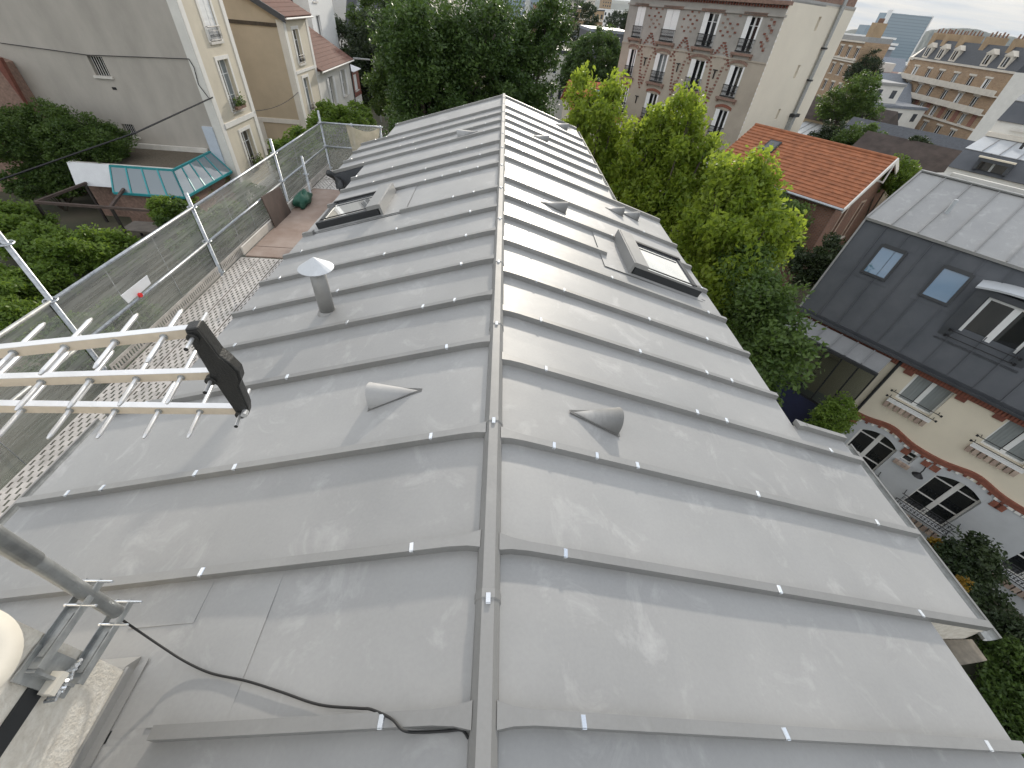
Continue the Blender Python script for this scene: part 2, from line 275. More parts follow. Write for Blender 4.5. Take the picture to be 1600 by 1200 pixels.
# ---------------------------------------------------------------- facade helpers
class Face:
    """a vertical plane of a thing in its local frame: s runs left to right seen from outside, out is positive towards the viewer"""
    def __init__(s, parent, ox, oy, tx, ty): s.p = parent; s.o = Vector((ox, oy, 0)); s.t = Vector((tx, ty, 0)).normalized(); s.n = Vector((s.t.y, -s.t.x, 0))
    def P(s, a, out, z): q = s.o+s.t*a+s.n*out; return (q.x, q.y, z)
    def box(s, m, a0, a1, o0, o1, z0, z1):
        return m.hexa([s.P(a0, o1, z0), s.P(a1, o1, z0), s.P(a1, o0, z0), s.P(a0, o0, z0), s.P(a0, o1, z1), s.P(a1, o1, z1), s.P(a1, o0, z1), s.P(a0, o0, z1)])
    def bx(s, name, m, a0, a1, o0, o1, z0, z1, parent=None, label=None): return s.box(MB(), a0, a1, o0, o1, z0, z1).build(name, m, parent or s.p, label=label)
    def tube(s, m, pts, r, n=6): return m.tube([s.P(*q) for q in pts], r, n)
    def wall(s, name, m, a0, a1, z0, z1, holes=(), depth=.22, parent=None):
        b = MB(); xs = sorted({a0, a1}|{h[0] for h in holes}|{h[1] for h in holes}); zs = sorted({z0, z1}|{h[2] for h in holes}|{h[3] for h in holes})
        xs = [x for x in xs if a0 <= x <= a1]; zs = [z for z in zs if z0 <= z <= z1]
        for i in range(len(xs)-1):
            for j in range(len(zs)-1):
                mx_, mz_ = (xs[i]+xs[i+1])/2, (zs[j]+zs[j+1])/2
                if any(h[0] < mx_ < h[1] and h[2] < mz_ < h[3] for h in holes): continue
                b.quad(s.P(xs[i], 0, zs[j]), s.P(xs[i+1], 0, zs[j]), s.P(xs[i+1], 0, zs[j+1]), s.P(xs[i], 0, zs[j+1]))
        for h in holes:
            x0, x1, q0, q1 = h[:4]; d = -depth
            b.quad(s.P(x0, 0, q0), s.P(x0, d, q0), s.P(x0, d, q1), s.P(x0, 0, q1)); b.quad(s.P(x1, d, q0), s.P(x1, 0, q0), s.P(x1, 0, q1), s.P(x1, d, q1))
            b.quad(s.P(x0, d, q0), s.P(x0, 0, q0), s.P(x1, 0, q0), s.P(x1, d, q0)); b.quad(s.P(x0, 0, q1), s.P(x0, d, q1), s.P(x1, d, q1), s.P(x1, 0, q1))
        return b.build(name, m, parent or s.p)
    def window(s, a0, a1, z0, z1, depth=.16, frame='paint_white', fw=.055, cols=2, bars=(), pane='glass', sill='sill_stone', surround=None, rail=None, railh=.55, shut=None, curtain=False, arch=None, sw=None, closed=False, mull=.09):
        """casement window set back in its opening: frame with pane, sill, railing and shutters as sub-parts"""
        b = MB(); d = -depth
        s.box(b, a0, a0+fw, d-.05, d, z0, z1); s.box(b, a1-fw, a1, d-.05, d, z0, z1); s.box(b, a0+fw, a1-fw, d-.05, d, z1-fw, z1); s.box(b, a0+fw, a1-fw, d-.05, d, z0, z0+fw)
        for c in range(1, cols):
            x = a0+(a1-a0)*c/cols; s.box(b, x-mull/2, x+mull/2, d-.045, d+.004, z0+fw, z1-fw)
        for q in bars:
            z = z0+(z1-z0)*q; s.box(b, a0+fw, a1-fw, d-.043, d-.006, z-.018, z+.018)
        w = b.build('window', frame, s.p)
        s.bx('pane', pane, a0+fw*.6, a1-fw*.6, d-.036, d-.03, z0+fw*.6, z1-fw*.6, w)
        if curtain:
            k = MB(); n = 10
            for (c0, c1) in ((a0+fw, a0+(a1-a0)*.42), (a1-(a1-a0)*.44, a1-fw)):
                pts = [(c0+(c1-c0)*i/n, d-.029+.006*(i % 2)) for i in range(n+1)]
                for i in range(n): k.quad(s.P(pts[i][0], pts[i][1], z0+fw), s.P(pts[i+1][0], pts[i+1][1], z0+fw), s.P(pts[i+1][0], pts[i+1][1], z1-fw), s.P(pts[i][0], pts[i][1], z1-fw))
            k.build('curtain', 'curtain', w)
        if sill: s.bx('sill', sill, a0-.1, a1+.1, -.14, .09, z0-.1, z0-.002, w)
        if surround:
            b = MB(); g = sw or .14
            s.box(b, a0-g, a0-.002, 0, .025, z0, z1+g); s.box(b, a1+.002, a1+g, 0, .025, z0, z1+g); s.box(b, a0-.002, a1+.002, 0, .025, z1+.002, z1+g); b.build('surround', surround, w)
        if arch:
            b = MB(); n = 9; H = .16; g = .2
            for i in range(n):
                u0, u1 = i/n, (i+1)/n; f = lambda u: z1+.02+H*(1-(2*u-1)**2)
                x0, x1 = a0-.12+(a1-a0+.24)*u0, a0-.12+(a1-a0+.24)*u1
                b.hexa([s.P(x0, .05, f(u0)-.0), s.P(x1, .05, f(u1)), s.P(x1, 0, f(u1)), s.P(x0, 0, f(u0)), s.P(x0, .05, f(u0)+g), s.P(x1, .05, f(u1)+g), s.P(x1, 0, f(u1)+g), s.P(x0, 0, f(u0)+g)])
            b.build('arch', arch, w)
        if rail:
            b = MB(); o = .1; zt = z0+railh
            for z, r in ((zt, .018), (z0+.08, .013), (z0+railh*.72, .010)): s.tube(b, [(a0-.04, o, z), (a1+.04, o, z)], r, 5)
            nb = max(4, int((a1-a0)/.11))
            for i in range(nb+1):
                x = a0-.02+(a1-a0+.04)*i/nb; s.tube(b, [(x, o, z0+.08), (x, o, zt)], .008, 4)
            if rail == 'heavy':
                s.box(b, a0-.05, a1+.05, o-.02, o+.02, zt-.02, zt+.03); s.box(b, a0-.05, a1+.05, o-.015, o+.015, z0+.02, z0+.10)
                for i in range(nb):
                    x = a0-.02+(a1-a0+.04)*(i+.5)/nb; b.torus(s.P(x, o, z0+railh*.45), s.n, .05, .016, 8, 4); s.tube(b, [(x, o, z0+.08), (x, o, zt)], .012, 4)
            if rail == 'scroll':
                for i in range(nb):
                    x = a0-.02+(a1-a0+.04)*(i+.5)/nb; b.torus(s.P(x, o, z0+railh*.4), s.n, .045, .008, 8, 4)
            for x in (a0-.04, a1+.04): s.tube(b, [(x, -.02, zt), (x, o, zt)], .013, 5); s.tube(b, [(x, -.02, z0+.08), (x, o, z0+.08)], .013, 5)
            b.build('railing', 'iron', w)
        if shut:
            g = (a1-a0)/2
            if closed:
                prs = [(a0+.02, (a0+a1)/2-.012, -.06), ((a0+a1)/2+.012, a1-.02, -.06)]
            elif shut == 'half': prs = [(a0+.0, a0+g*.62, -.05), (a1-g*.25, a1, -.05)]
            else: prs = [(a0-g-.02, a0-.02, .03), (a1+.02, a1+g+.02, .03)]
            for (x0, x1, o) in prs:
                b = MB(); s.box(b, x0, x1, o, o+.035, z0+.02, z1-.02)
                k = 8
                for i in range(k):
                    q0 = z0+.1+(z1-z0-.2)*i/k; s.box(b, x0+.05, x1-.05, o+.035, o+.043, q0, q0+(z1-z0-.2)/k*.6)
                b.build('shutter', 'paint_white', w)
        return w
# ---------------------------------------------------------------- foliage
def leaves(name, centers, size, m, parent, spread=None, up=.35, kind=None, droop=0., aspect=1.9, rndbias=None):
    c = np.asarray(centers, float); n = len(c)
    nr = RNG.normal(size=(n, 3)); nr[:, 2] = np.abs(nr[:, 2])+up; nr /= np.linalg.norm(nr, axis=1)[:, None]
    a = RNG.normal(size=(n, 3)); a[:, 2] -= droop; a -= nr*(a*nr).sum(1)[:, None]; a /= np.linalg.norm(a, axis=1)[:, None]+1e-9
    b = np.cross(nr, a); s = size*(.65+.7*RNG.random(n))[:, None]
    l = a*s*.5; w = b*s*.5/aspect; f = nr*s*.10
    V = np.empty((n, 4, 3)); V[:, 0] = c-l; V[:, 1] = c+w-f-l*.1; V[:, 2] = c+l-f*1.4; V[:, 3] = c-w-f-l*.1
    if parent is not None:
        Mi = np.array(PM[parent.name].inverted()); V = V@Mi[:3, :3].T+Mi[:3, 3]
    me = bpy.data.meshes.new(name); me.vertices.add(n*4); me.vertices.foreach_set('co', V.reshape(-1))
    me.loops.add(n*4); me.polygons.add(n); me.loops.foreach_set('vertex_index', np.arange(n*4, dtype=np.int32)); me.polygons.foreach_set('loop_start', np.arange(0, n*4, 4, dtype=np.int32))
    me.update(calc_edges=True)
    at = me.attributes.new('rnd', 'FLOAT', 'FACE'); rv = RNG.random(n) if rndbias is None else np.clip(.45*RNG.random(n)+.55*rndbias, 0, 1); at.data.foreach_set('value', rv.astype(np.float32))
    me.materials.append(M(m)); return link(name, me, parent, kind)
def ellipsoid_clusters(lobes, ncl, shell=.55):
    """cluster centres spread through lobes (cx,cy,cz,rx,ry,rz), denser towards the surface"""
    vol = np.array([l[3]*l[4]*l[5] for l in lobes])**.75; vol /= vol.sum(); out = []
    for l, p in zip(lobes, vol):
        k = max(3, int(ncl*p)); d = RNG.normal(size=(k, 3)); d /= np.linalg.norm(d, axis=1)[:, None]
        r = (shell+(1-shell)*RNG.random(k))*(.8+.3*RNG.random(k)); out.append(np.array(l[:3])+d*r[:, None]*np.array(l[3:6]))
    return np.concatenate(out)
def foliage_points(cl, per, rad, flat=.75):
    k = len(cl); per = int(per); d = RNG.normal(size=(k, per, 3)); d /= np.linalg.norm(d, axis=2)[:, :, None]
    r = RNG.random((k, per, 1))**.5*rad*(.6+.8*RNG.random((k, 1, 1))); p = cl[:, None, :]+d*r*np.array([1, 1, flat])
    tone = np.repeat(RNG.random(k), per); return p.reshape(-1, 3), tone
def tree(name, label, base, lobes, ncl, per, rad, leaf, m, trunk=.16, cat='tree', group=None, up=.35, droop=0., limbs=12, shell=.5, flat=.75, aspect=1.9):
    t = thing(name, label, cat, base, 0, group); base = Vector(base)
    cl = ellipsoid_clusters(lobes, ncl, shell); pts, tone = foliage_points(cl, per, rad, flat)
    leaves('crown', pts, leaf, m, t, up=up, droop=droop, rndbias=tone, aspect=aspect)
    cen = Vector(np.mean([l[:3] for l in lobes], axis=0)); b = MB()
    fork = base.lerp(Vector((cen.x, cen.y, cen.z)), .55); b.tube([base-Vector((0, 0, .2)), base.lerp(fork, .5)+Vector((.06, .04, 0)), fork], [trunk*1.15, trunk*.9, trunk*.72], 9)
    b.build('trunk', 'bark', t, world=True, smooth=True)
    idx = RNG.choice(len(cl), size=min(limbs*3, len(cl)), replace=False); b = MB()
    for l in lobes:
        q = Vector(l[:3]); mid = fork.lerp(q, .5)+Vector((0, 0, .15*l[5])); b.tube([fork-Vector((0, 0, .15)), mid, q], [trunk*.5, trunk*.3, trunk*.14], 6)
    for i in idx:
        q = Vector(cl[i]); l = min(lobes, key=lambda l: (Vector(l[:3])-q).length); o = Vector(l[:3]); o = o.lerp(fork, .25)
        b.tube([o, o.lerp(q, .55)+Vector((0, 0, .08)), q], [trunk*.17, trunk*.1, .006], 5)
    b.build('branch', 'bark', t, world=True, smooth=True)
    return t
def shrub(name, label, base, lobes, ncl, per, rad, leaf, m, cat='shrub', group=None, up=.35, shell=.7, stems=7):
    t = thing(name, label, cat, base, 0, group); cl = ellipsoid_clusters(lobes, ncl, shell); pts, tone = foliage_points(cl, per, rad)
    leaves('foliage', pts, leaf, m, t, up=up, rndbias=tone)
    b = MB(); B = Vector(base)
    for l in lobes:
        for k in range(max(2, stems//len(lobes))):
            q = Vector(l[:3])+Vector((random.uniform(-.5, .5)*l[3], random.uniform(-.5, .5)*l[4], random.uniform(-.2, .6)*l[5])); s0 = Vector((B.x, B.y, B.z-.1))
            b.tube([s0, s0.lerp(q, .6)+Vector((0, 0, .05)), q], [.03, .02, .006], 5)
    b.build('stem', 'bark', t, world=True); return t
# ================================================================ the zinc-roofed house under the camera
GL = 0.0
house = thing('zinc_roof_house', 'long house with grey standing-batten zinc roof filling the foreground', 'house', (0, 5.4, gz(0, 5)))
LY = [.24, .80, 1.39, 2.14, 2.71, 3.29, 3.87, 4.48, 5.09, 6.07, 6.68, 7.28, 8.15, 8.74, 9.42, 10.08, 11.37]
RY = [.24, .79, 1.36, 1.97, 2.51, 3.08, 3.67, 4.27, 4.86, 5.49, 6.42, 7.06, 7.67, 8.29, 8.90, 9.53, 10.21, 11.30]
def eaveL(y): return -2.82 if y < 2.2 else (-2.41 if y < 8.1 else (-2.99 if y < 10.2 else -2.50))
def eaveR(y): return 2.50 if y < .76 else (2.96 if y < 2.2 else (2.45+.016*(y-2.2) if y < 6.45 else 1.78))
UP = Vector((0, 0, 1))
def slab(y0, y1, x0, x1, th=.006, lift=0.):
    """one zinc tray following the slope between two battens, with a slight oil-canning dish"""
    b = MB(); nx, ny = 14, 4; g = []
    for lay in (0, 1):
        for i in range(nx+1):
            for j in range(ny+1):
                x = x0+(x1-x0)*i/nx; y = y0+(y1-y0)*j/ny
                w = .004*math.sin(x*3.1+y*1.7)*math.sin(math.pi*j/ny)
                b.v.append((x, y, zroof(x)+lift+w-(th if lay == 0 else 0)))
    N = (nx+1)*(ny+1)
    for i in range(nx):
        for j in range(ny):
            a = i*(ny+1)+j; q = (a, a+1, a+ny+2, a+ny+1); flip = (x1 > x0)
            top = tuple(N+k for k in q); b.f.append(top[::-1] if flip else top); b.f.append(q if flip else q[::-1])
    for j in range(ny):
        for i in (0, nx):
            a = i*(ny+1)+j; b.f.append((a, a+1, N+a+1, N+a))
    for i in range(nx):
        for j in (0, ny):
            a = i*(ny+1)+j; b.f.append((a, a+ny+1, N+a+ny+1, N+a))
    return b
def batten(y, x0, x1, side):
    """trapezoid batten cap from ridge (x0) to eave (x1)"""
    b = MB(); hb, ht, hh = .0205, .0200, .046
    def sec(x, k=1.): z = zroof(x); return [(x, y-hb*k, z-.004), (x, y-ht*k, z+hh), (x, y+ht*k, z+hh), (x, y+hb*k, z-.004)]
    xs = [x0, x0+side*.05, x0+side*.12]+[x0+(x1-x0)*i/6 for i in range(1, 7)]; rings = [sec(xs[0], 1.8), sec(xs[1], 1.25)]+[sec(x) for x in xs[2:]]
    for r in rings: b.v += r
    n = len(rings)
    for i in range(n-1):
        for k in range(4):
            k2 = (k+1) % 4; b.f.append((i*4+k, (i+1)*4+k, (i+1)*4+k2, i*4+k2) if side > 0 else (i*4+k2, (i+1)*4+k2, (i+1)*4+k, i*4+k))
    b.f.append((0, 1, 2, 3)); b.f.append(((n-1)*4+3, (n-1)*4+2, (n-1)*4+1, (n-1)*4)); return b
clipm = MB().hexa([(-.010, -.0215, .0), (.010, -.0215, .0), (.010, .015, .0), (-.010, .015, .0), (-.008, -.020, .004), (.008, -.020, .004), (.008, .013, .004), (-.008, .013, .004)])
clipm.box(-.008, .008, -.0240, -.0216, -.010, .003); CLIP = clipm.mesh('clip'); CLIP.materials.append(M('clip'))
def clip(parent, x, y, side):
    o = link('clip', CLIP, parent); Pi = PM[parent.name].inverted(); o.location = Pi@Vector((x, y, zroof(x)+.0465)); o.rotation_euler = (0, side*math.atan(SL), random.uniform(-.12, .12))
SK_L = (-2.24, -1.44, 5.19, 5.98); SK_R = (1.46, 2.27, 4.03, 4.86)     # roof-window footprints x0,x1,y0,y1
for side, ys, ev in ((-1, LY, eaveL), (1, RY, eaveR)):
    allY = [-.9]+ys
    for i in range(len(allY)-1):
        y0, y1 = allY[i]+.018, allY[i+1]-.018; ym = (y0+y1)/2
        x0 = RX+side*.03; x1 = ev(ym)
        if side > 0 and abs(allY[i]-1.97) < .01:       # wide part of the eave ends inside this bay
            slab(y0, 2.20, 2.452, 2.96).build('zinc_sheet', 'zinc_roof', house, world=True); slab(y0, y1, x0, 2.45).build('zinc_sheet', 'zinc_roof', house, world=True)
        else: slab(y0, y1, x0, x1).build('zinc_sheet', 'zinc_roof', house, world=True, smooth=False)
    for i, y in enumerate(ys):
        a0 = RX+side*.038; a1 = ev(y-.02)
        if side < 0 and y in (8.15,): a1 = -2.99
        if side < 0 and y == 2.14: a1 = -2.82
        spans = [(a0, a1)]
        if side < 0 and y == .24: spans = [(a0, -1.10)]
        if side < 0 and y == 5.09: spans = [(a0, -1.17), (-2.27, a1)]
        if side > 0 and y == 4.27: spans = [(a0, 1.21), (2.31, a1)]
        for (s0, s1) in spans:
            r = batten(y, s0, s1, side).build('batten_cap', 'zinc_cap', house, world=True); L = abs(s1-s0)
            u = .28 if abs(s0) < .2 else .1
            while u < L-.05:
                clip(r, s0+side*u, y, side); u += random.choice((.24, .6, .8, .95, 1.1))
batten(2.20, 2.47, 2.97, 1).build('batten_cap', 'zinc_cap', house, world=True)
# ridge capping in lapped lengths, each with its clip
J = [-.9, -.28, .57, 1.42, 2.28, 3.16, 4.07, 4.98, 5.86, 6.72, 7.6, 8.5, 9.35, 10.2, 10.9, 11.42]
for i in range(len(J)-1):
    y0, y1 = J[i], J[i+1]+.03; b = MB()
    def sec(y, k): return [(RX-.046*k, y, RZ-.012), (RX-.041*k, y, RZ+.026*k), (RX-.022*k, y, RZ+.052*k), (RX+.022*k, y, RZ+.052*k), (RX+.041*k, y, RZ+.026*k), (RX+.046*k, y, RZ-.012)]
    rg = [sec(y0, 1.0), sec(y1-.035, .985), sec(y1-.03, 1.07), sec(y1, 1.07)] if i < len(J)-2 else [sec(y0, 1.), sec(y1, 1.)]
    for r in rg: b.v += r
    for q in range(len(rg)-1):
        for k in range(5): b.f.append((q*6+k, q*6+k+1, (q+1)*6+k+1, (q+1)*6+k))
    b.f.append((0, 1, 2, 3, 4, 5)[::-1]); n = (len(rg)-1)*6; b.f.append(tuple(n+k for k in range(6)))
    r = b.build('ridge_cap', 'zinc_cap', house, world=True)
    if i < len(J)-2:
        o = link('clip', CLIP, r); o.location = PM[house.name].inverted()@Vector((RX, y1-.03, RZ+.0565)); o.rotation_euler = (0, 0, 0)
# conical vent hoods (apex uphill)
def cone(ax, ay, ln, rad, side):
    b = MB(); n = 14; d = Vector((side, 0, -SL)).normalized(); up = Vector((side*SL, 0, 1)).normalized(); A = Vector((ax, ay, zroof(ax)+.004)); C = A+d*ln
    ring = []
    for k in range(n+1):
        a = math.pi*k/n; ring.append(C+Vector((0, 1, 0))*rad*math.cos(a)+up*rad*1.12*math.sin(a))
    low = [C+Vector((0, 1, 0))*rad-up*.01, C-Vector((0, 1, 0))*rad-up*.01]
    b.v = [tuple(A)]+[tuple(p) for p in ring]
    for k in range(n): b.f.append((0, k+2, k+1) if side > 0 else (0, k+1, k+2))
    # inner lip so the hood has thickness
    m0 = len(b.v); b.v += [tuple(p*1.0-(p-C)*.06-d*.012) for p in ring]
    for k in range(n): b.f.append((k+1, k+2, m0+k+1, m0+k))
    h = b.build('vent_hood', 'zinc_roof', house, world=True, smooth=True)
    g = MB(); q = [C-d*.02+(p-C)*.93 for p in ring]; g.add(q, [tuple(range(len(q)))]); g.build('grille', 'frame_dark', h, world=True)
    f = MB(); e = .010; f.quad(A-d*.02+Vector((0, e, 0)), C+Vector((0, rad+e, 0))+d*.015, C-Vector((0, rad+e, 0))+d*.015, A-d*.02-Vector((0, e, 0)))
    f.v = [(x, y, z+.003) for x, y, z in f.v]; f.prism([Vector(p) for p in f.v[:4]], up*-.004); f.build('flange', 'zinc_cap', h, world=True)
for c in ((-.42, 1.80, .29, .095, -1), (.50, 1.68, .28, .095, 1), (-.43, 8.47, .34, .10, -1), (.57, 8.62, .30, .10, 1), (1.20, 10.82, .30, .10, 1), (.54, 5.20, .30, .095, 1), (1.55, 6.02, .24, .09, 1), (1.80, 6.10, .25, .09, 1)): cone(*c)
# flue pipe with conical cowl
fx, fy = -1.40, 3.02; b = MB(); b.tube([(fx, fy, zroof(fx)-.02), (fx, fy, ZC-1.63)], .062, 20); fl = b.build('flue_pipe', 'zinc_cap', house, world=True, smooth=False)
fl.data.polygons.foreach_set('use_smooth', [len(p.vertices) == 4 for p in fl.data.polygons])
b = MB(); n = 24; b.v.append((fx, fy, ZC-1.555)); zc = ZC-1.645
for k in range(n): a = 2*math.pi*k/n; b.v.append((fx+.135*math.cos(a), fy+.135*math.sin(a), zc))
for k in range(n): b.f.append((0, 1+k, 1+(k+1) % n))
m0 = len(b.v); b.v += [(fx+(x-fx)*.97, fy+(y-fy)*.97, z-.006) for x, y, z in b.v[1:n+1]]
for k in range(n): b.f.append((1+k, m0+k, m0+(k+1) % n, 1+(k+1) % n))
b.f.append(tuple(m0+k for k in range(n-1, -1, -1))); b.build('cowl', 'zinc_pale', fl, world=True)
b = MB(); b.tube([(fx, fy, zroof(fx)-.012), (fx, fy, zroof(fx)+.022)], [.085, .066], 20); b.build('collar', 'zinc_cap', fl, world=True)
# roof windows
def roof_window(x0, x1, y0, y1, side):
    d = Vector((side, 0, -SL)).normalized(); up = Vector((side*SL, 0, 1)).normalized(); xi, xo = (x1, x0) if side < 0 else (x0, x1)  # uphill, downhill
    A = Vector((xi, 0, zroof(xi))); ln = (Vector((xo, 0, zroof(xo)))-A).length
    def P(u, y, h): return A+d*u+up*h+Vector((0, y, 0))
    def bar(b, u0, u1, v0, v1, h0, h1): return b.hexa([P(u0, v0, h0), P(u1, v0, h0), P(u1, v1, h0), P(u0, v1, h0), P(u0, v0, h1), P(u1, v0, h1), P(u1, v1, h1), P(u0, v1, h1)])
    b = MB(); f = .055; H = .085
    bar(b, 0, ln, y0, y0+f, -.01, H); bar(b, 0, ln, y1-f, y1, -.01, H); bar(b, ln-f, ln, y0+f, y1-f, -.01, H-.01); bar(b, 0, f, y0+f, y1-f, -.01, H)
    w = b.build('roof_window', 'frame_dark', house, world=True)
    b = MB(); bar(b, f*.8, ln-f*.8, y0+f*.8, y1-f*.8, H-.03, H-.02); b.build('pane', 'mirror_glass', w, world=True)
    b = MB(); bar(b, -.03, .13, y0-.012, y1+.012, H+.002, H+.05); bar(b, -.05, -.02, y0-.015, y1+.015, -.005, H+.045); b.build('hood', 'zinc_cap', w, world=True)
    for v in (y0+f+.02, y1-f-.035): bar(MB(), .15, ln-.04, v, v+.015, H+.002, H+.012).build('seal', 'rubber', w, world=True)
    b = MB(); bar(b, -.34, -.05, y0-.06, y1+.06, .006, .0075); bar(b, -.05, ln+.05, y0-.06, y0-.001, .006, .0075); bar(b, -.05, ln+.05, y1+.001, y1+.06, .006, .0075); bar(b, ln+.001, ln+.11, y0-.001, y1+.001, .006, .0075); b.build('flashing', 'zinc_roof', w, world=True)
roof_window(*SK_L, -1); roof_window(*SK_R, 1)
for (y0, y1, x1) in ((-.9, .24, 2.49), (.24, 2.19, 2.44), (2.19, 6.4, 2.43), (6.4, 11.28, 1.76)):
    for (sg_, xx) in ((1, x1), (-1, None)):
        if sg_ < 0: continue
        slab(y0, y1, RX+.002, xx, .012, -.012).build('roof_deck', 'zinc_cap', house, world=True)
for (y0, y1, x1) in ((-.9, 2.12, -2.80), (2.12, 8.12, -2.40), (8.12, 10.1, -2.97), (10.1, 11.35, -2.48)): slab(y0, y1, RX-.002, x1, .012, -.012).build('roof_deck', 'zinc_cap', house, world=True)
slab(.215, .262, -1.09, -1.29).build('zinc_sheet', 'zinc_roof', house, world=True)
# cross laps in the sheets (folded edges)
for (x, y0, y1) in ((-1.15, .26, .78), (-1.48, .60, .78)):
    b = MB(); s = -1; b.hexa([(x-.006, y0, zroof(x-.006)-.002), (x+.30, y0, zroof(x+.30)-.002), (x+.30, y1, zroof(x+.30)-.002), (x-.006, y1, zroof(x-.006)-.002), (x-.006, y0, zroof(x-.006)+.0048), (x+.30, y0, zroof(x+.30)+.0004), (x+.30, y1, zroof(x+.30)+.0004), (x-.006, y1, zroof(x-.006)+.0048)]); b.build('lap', 'zinc_roof', house, world=True)
# gutters, fascias and the stepped eave ends
def gutter(x, y0, y1, side, w=.09):
    b = MB(); n = 8; z = zroof(x)-.03
    for y in (y0, y1):
        for k in range(n+1): a = math.pi*k/n; b.v.append((x+side*(w/2-.01)-side*math.cos(a)*w/2, y, z-math.sin(a)*w/2))
        for k in range(n, -1, -1): a = math.pi*k/n; b.v.append((x+side*(w/2-.01)-side*math.cos(a)*(w/2+.004), y, z-math.sin(a)*(w/2+.004)))
    q = 2*(n+1)
    for k in range(q): b.f.append((k, (k+1) % q, q+(k+1) % q, q+k))
    g = b.build('gutter', 'galv_dull', house, world=True, smooth=False)
    MB().tube([(x+side*(w-.008), y0, z+.004), (x+side*(w-.008), y1, z+.004)], .007, 6).build('bead', 'zinc_cap', g, world=True)
gutter(2.96, .74, 2.18, 1); gutter(-2.82, -.9, 2.12, -1); gutter(1.78, 6.5, 11.3, 1, .07)
for (x0, x1, y, side) in ((2.50, 2.96, .775, 1), (-2.41, -2.99, 8.115, -1)):
    b = MB(); z0, z1 = zroof(x0), zroof(x1); b.hexa([(x0, y, z0-.40), (x1, y, z1-.26), (x1, y+.02, z1-.26), (x0, y+.02, z0-.40), (x0, y, z0-.01), (x1, y, z1-.01), (x1, y+.02, z1-.01), (x0, y+.02, z0-.01)])
    b.build('fascia', 'zinc_dark' if side < 0 else 'cement', house, world=True)
b = MB(); b.hexa([(2.50, .60, zroof(2.5)-.36), (3.0, .66, zroof(3.0)-.16), (3.0, .77, zroof(3.0)-.16), (2.5, .77, zroof(2.5)-.36), (2.50, .60, zroof(2.5)-.34), (3.0, .66, zroof(3.0)-.14), (3.0, .77, zroof(3.0)-.14), (2.5, .77, zroof(2.5)-.34)]); b.build('soffit_board', 'stained_board', house, world=True)
MB().tube([atX(513, 270, -3.05), atX(523, 276, -3.0), atX(532, 286, -2.86), atX(534, 296, -2.78)], .055, 10).build('downpipe', 'frame_dark', house, world=True, smooth=True)
# walls below the roof
b = MB(); y0, y1 = -.7, 11.2
def wallpoly(x0, x1, y0, y1):
    zb = gz((x0+x1)/2, 5)-.3; b.hexa([(x0, y0, zb), (x1, y0, zb), (x1, y1, zb), (x0, y1, zb), (x0, y0, zroof(x0)-.12), (x1, y0, zroof(x1)-.12), (x1, y1, zroof(x1)-.12), (x0, y1, zroof(x0)-.12)])
wallpoly(-2.25, RX, -.8, 11.2); wallpoly(RX+.002, 1.62, -.8, 11.15)
b.build('wall', 'render_white', house, world=True)
b = MB(); wallpoly(1.63, 2.32, .9, 6.3); b.build('wall', 'render_white', house, world=True)
for y in (1.2, 4.4, 7.4, 9.8):
    w = MB().box(-2.30, -2.251, y-.5, y+.5, 4.2, 5.6).build('window', 'paint_white', house, world=True); MB().box(-2.312, -2.302, y-.43, y+.43, 4.27, 5.53).build('pane', 'glass', w, world=True)
# ================================================================ chimney stack, mast, dish, aerial, cable
ch = thing('chimney_stack', 'pale cement chimney stack with steel strap at lower left corner', 'chimney', (-1.75, -.25, zroof(-1.75)))
CX, CY = -1.34, .430
b = MB(); b.box(-2.25, CX, -.95, CY, zroof(-2.25)-.3, ZC-.95); b.build('shaft', 'cement', ch, world=True)
b = MB(); zb = zroof(CX); b.hexa([(CX+.002, -.95, zb-.02), (CX+.012, -.95, zb-.02), (CX+.012, CY+.012, zb-.02), (CX+.002, CY+.012, zb-.02), (CX+.002, -.95, zb+.06), (CX+.012, -.95, zb+.06), (CX+.012, CY+.012, zb+.06), (CX+.002, CY+.012, zb+.06)])
b.hexa([(CX+.012, -.95, zb), (CX+.045, -.95, zroof(CX+.045)+.006), (CX+.045, CY+.05, zroof(CX+.045)+.006), (CX+.012, CY+.02, zb), (CX+.012, -.95, zb+.02), (CX+.045, -.95, zroof(CX+.045)+.010), (CX+.045, CY+.05, zroof(CX+.045)+.010), (CX+.012, CY+.02, zb+.02)])
b.hexa([(CX-.95, CY+.002, zroof(CX-.95)-.02), (CX, CY+.002, zb-.02), (CX, CY+.06, zb+.006), (CX-.95, CY+.06, zroof(CX-.95)+.006), (CX-.95, CY+.002, zroof(CX-.95)+.06), (CX, CY+.002, zb+.06), (CX, CY+.013, zb+.06), (CX-.95, CY+.013, zroof(CX-.95)+.06)])
b.build('flashing', 'zinc_cap', ch, world=True)
ZS = ZC-1.64
MB().box(CX+.001, CX+.006, -.95, CY-.10, ZS-.032, ZS+.032).build('strap', 'frame_dark', ch, world=True)
mast = thing('aerial_mast', 'vertical galvanised mast tube clamped to chimney by bolted bracket', 'mast', (-1.31, .55, ZC-1.72))
mx_, my_ = CX+.032, .552
b = MB(); b.tube([(mx_, my_, ZC-1.72), (mx_, my_, ZC-.62)], .0225, 16); b.build('pole', 'galv_dull', mast, world=True, smooth=True)
MB().tube([(mx_, my_, ZC-1.30), (mx_, my_, ZC-.55)], .0255, 16).build('sleeve', 'galv_dull', mast, world=True, smooth=True)
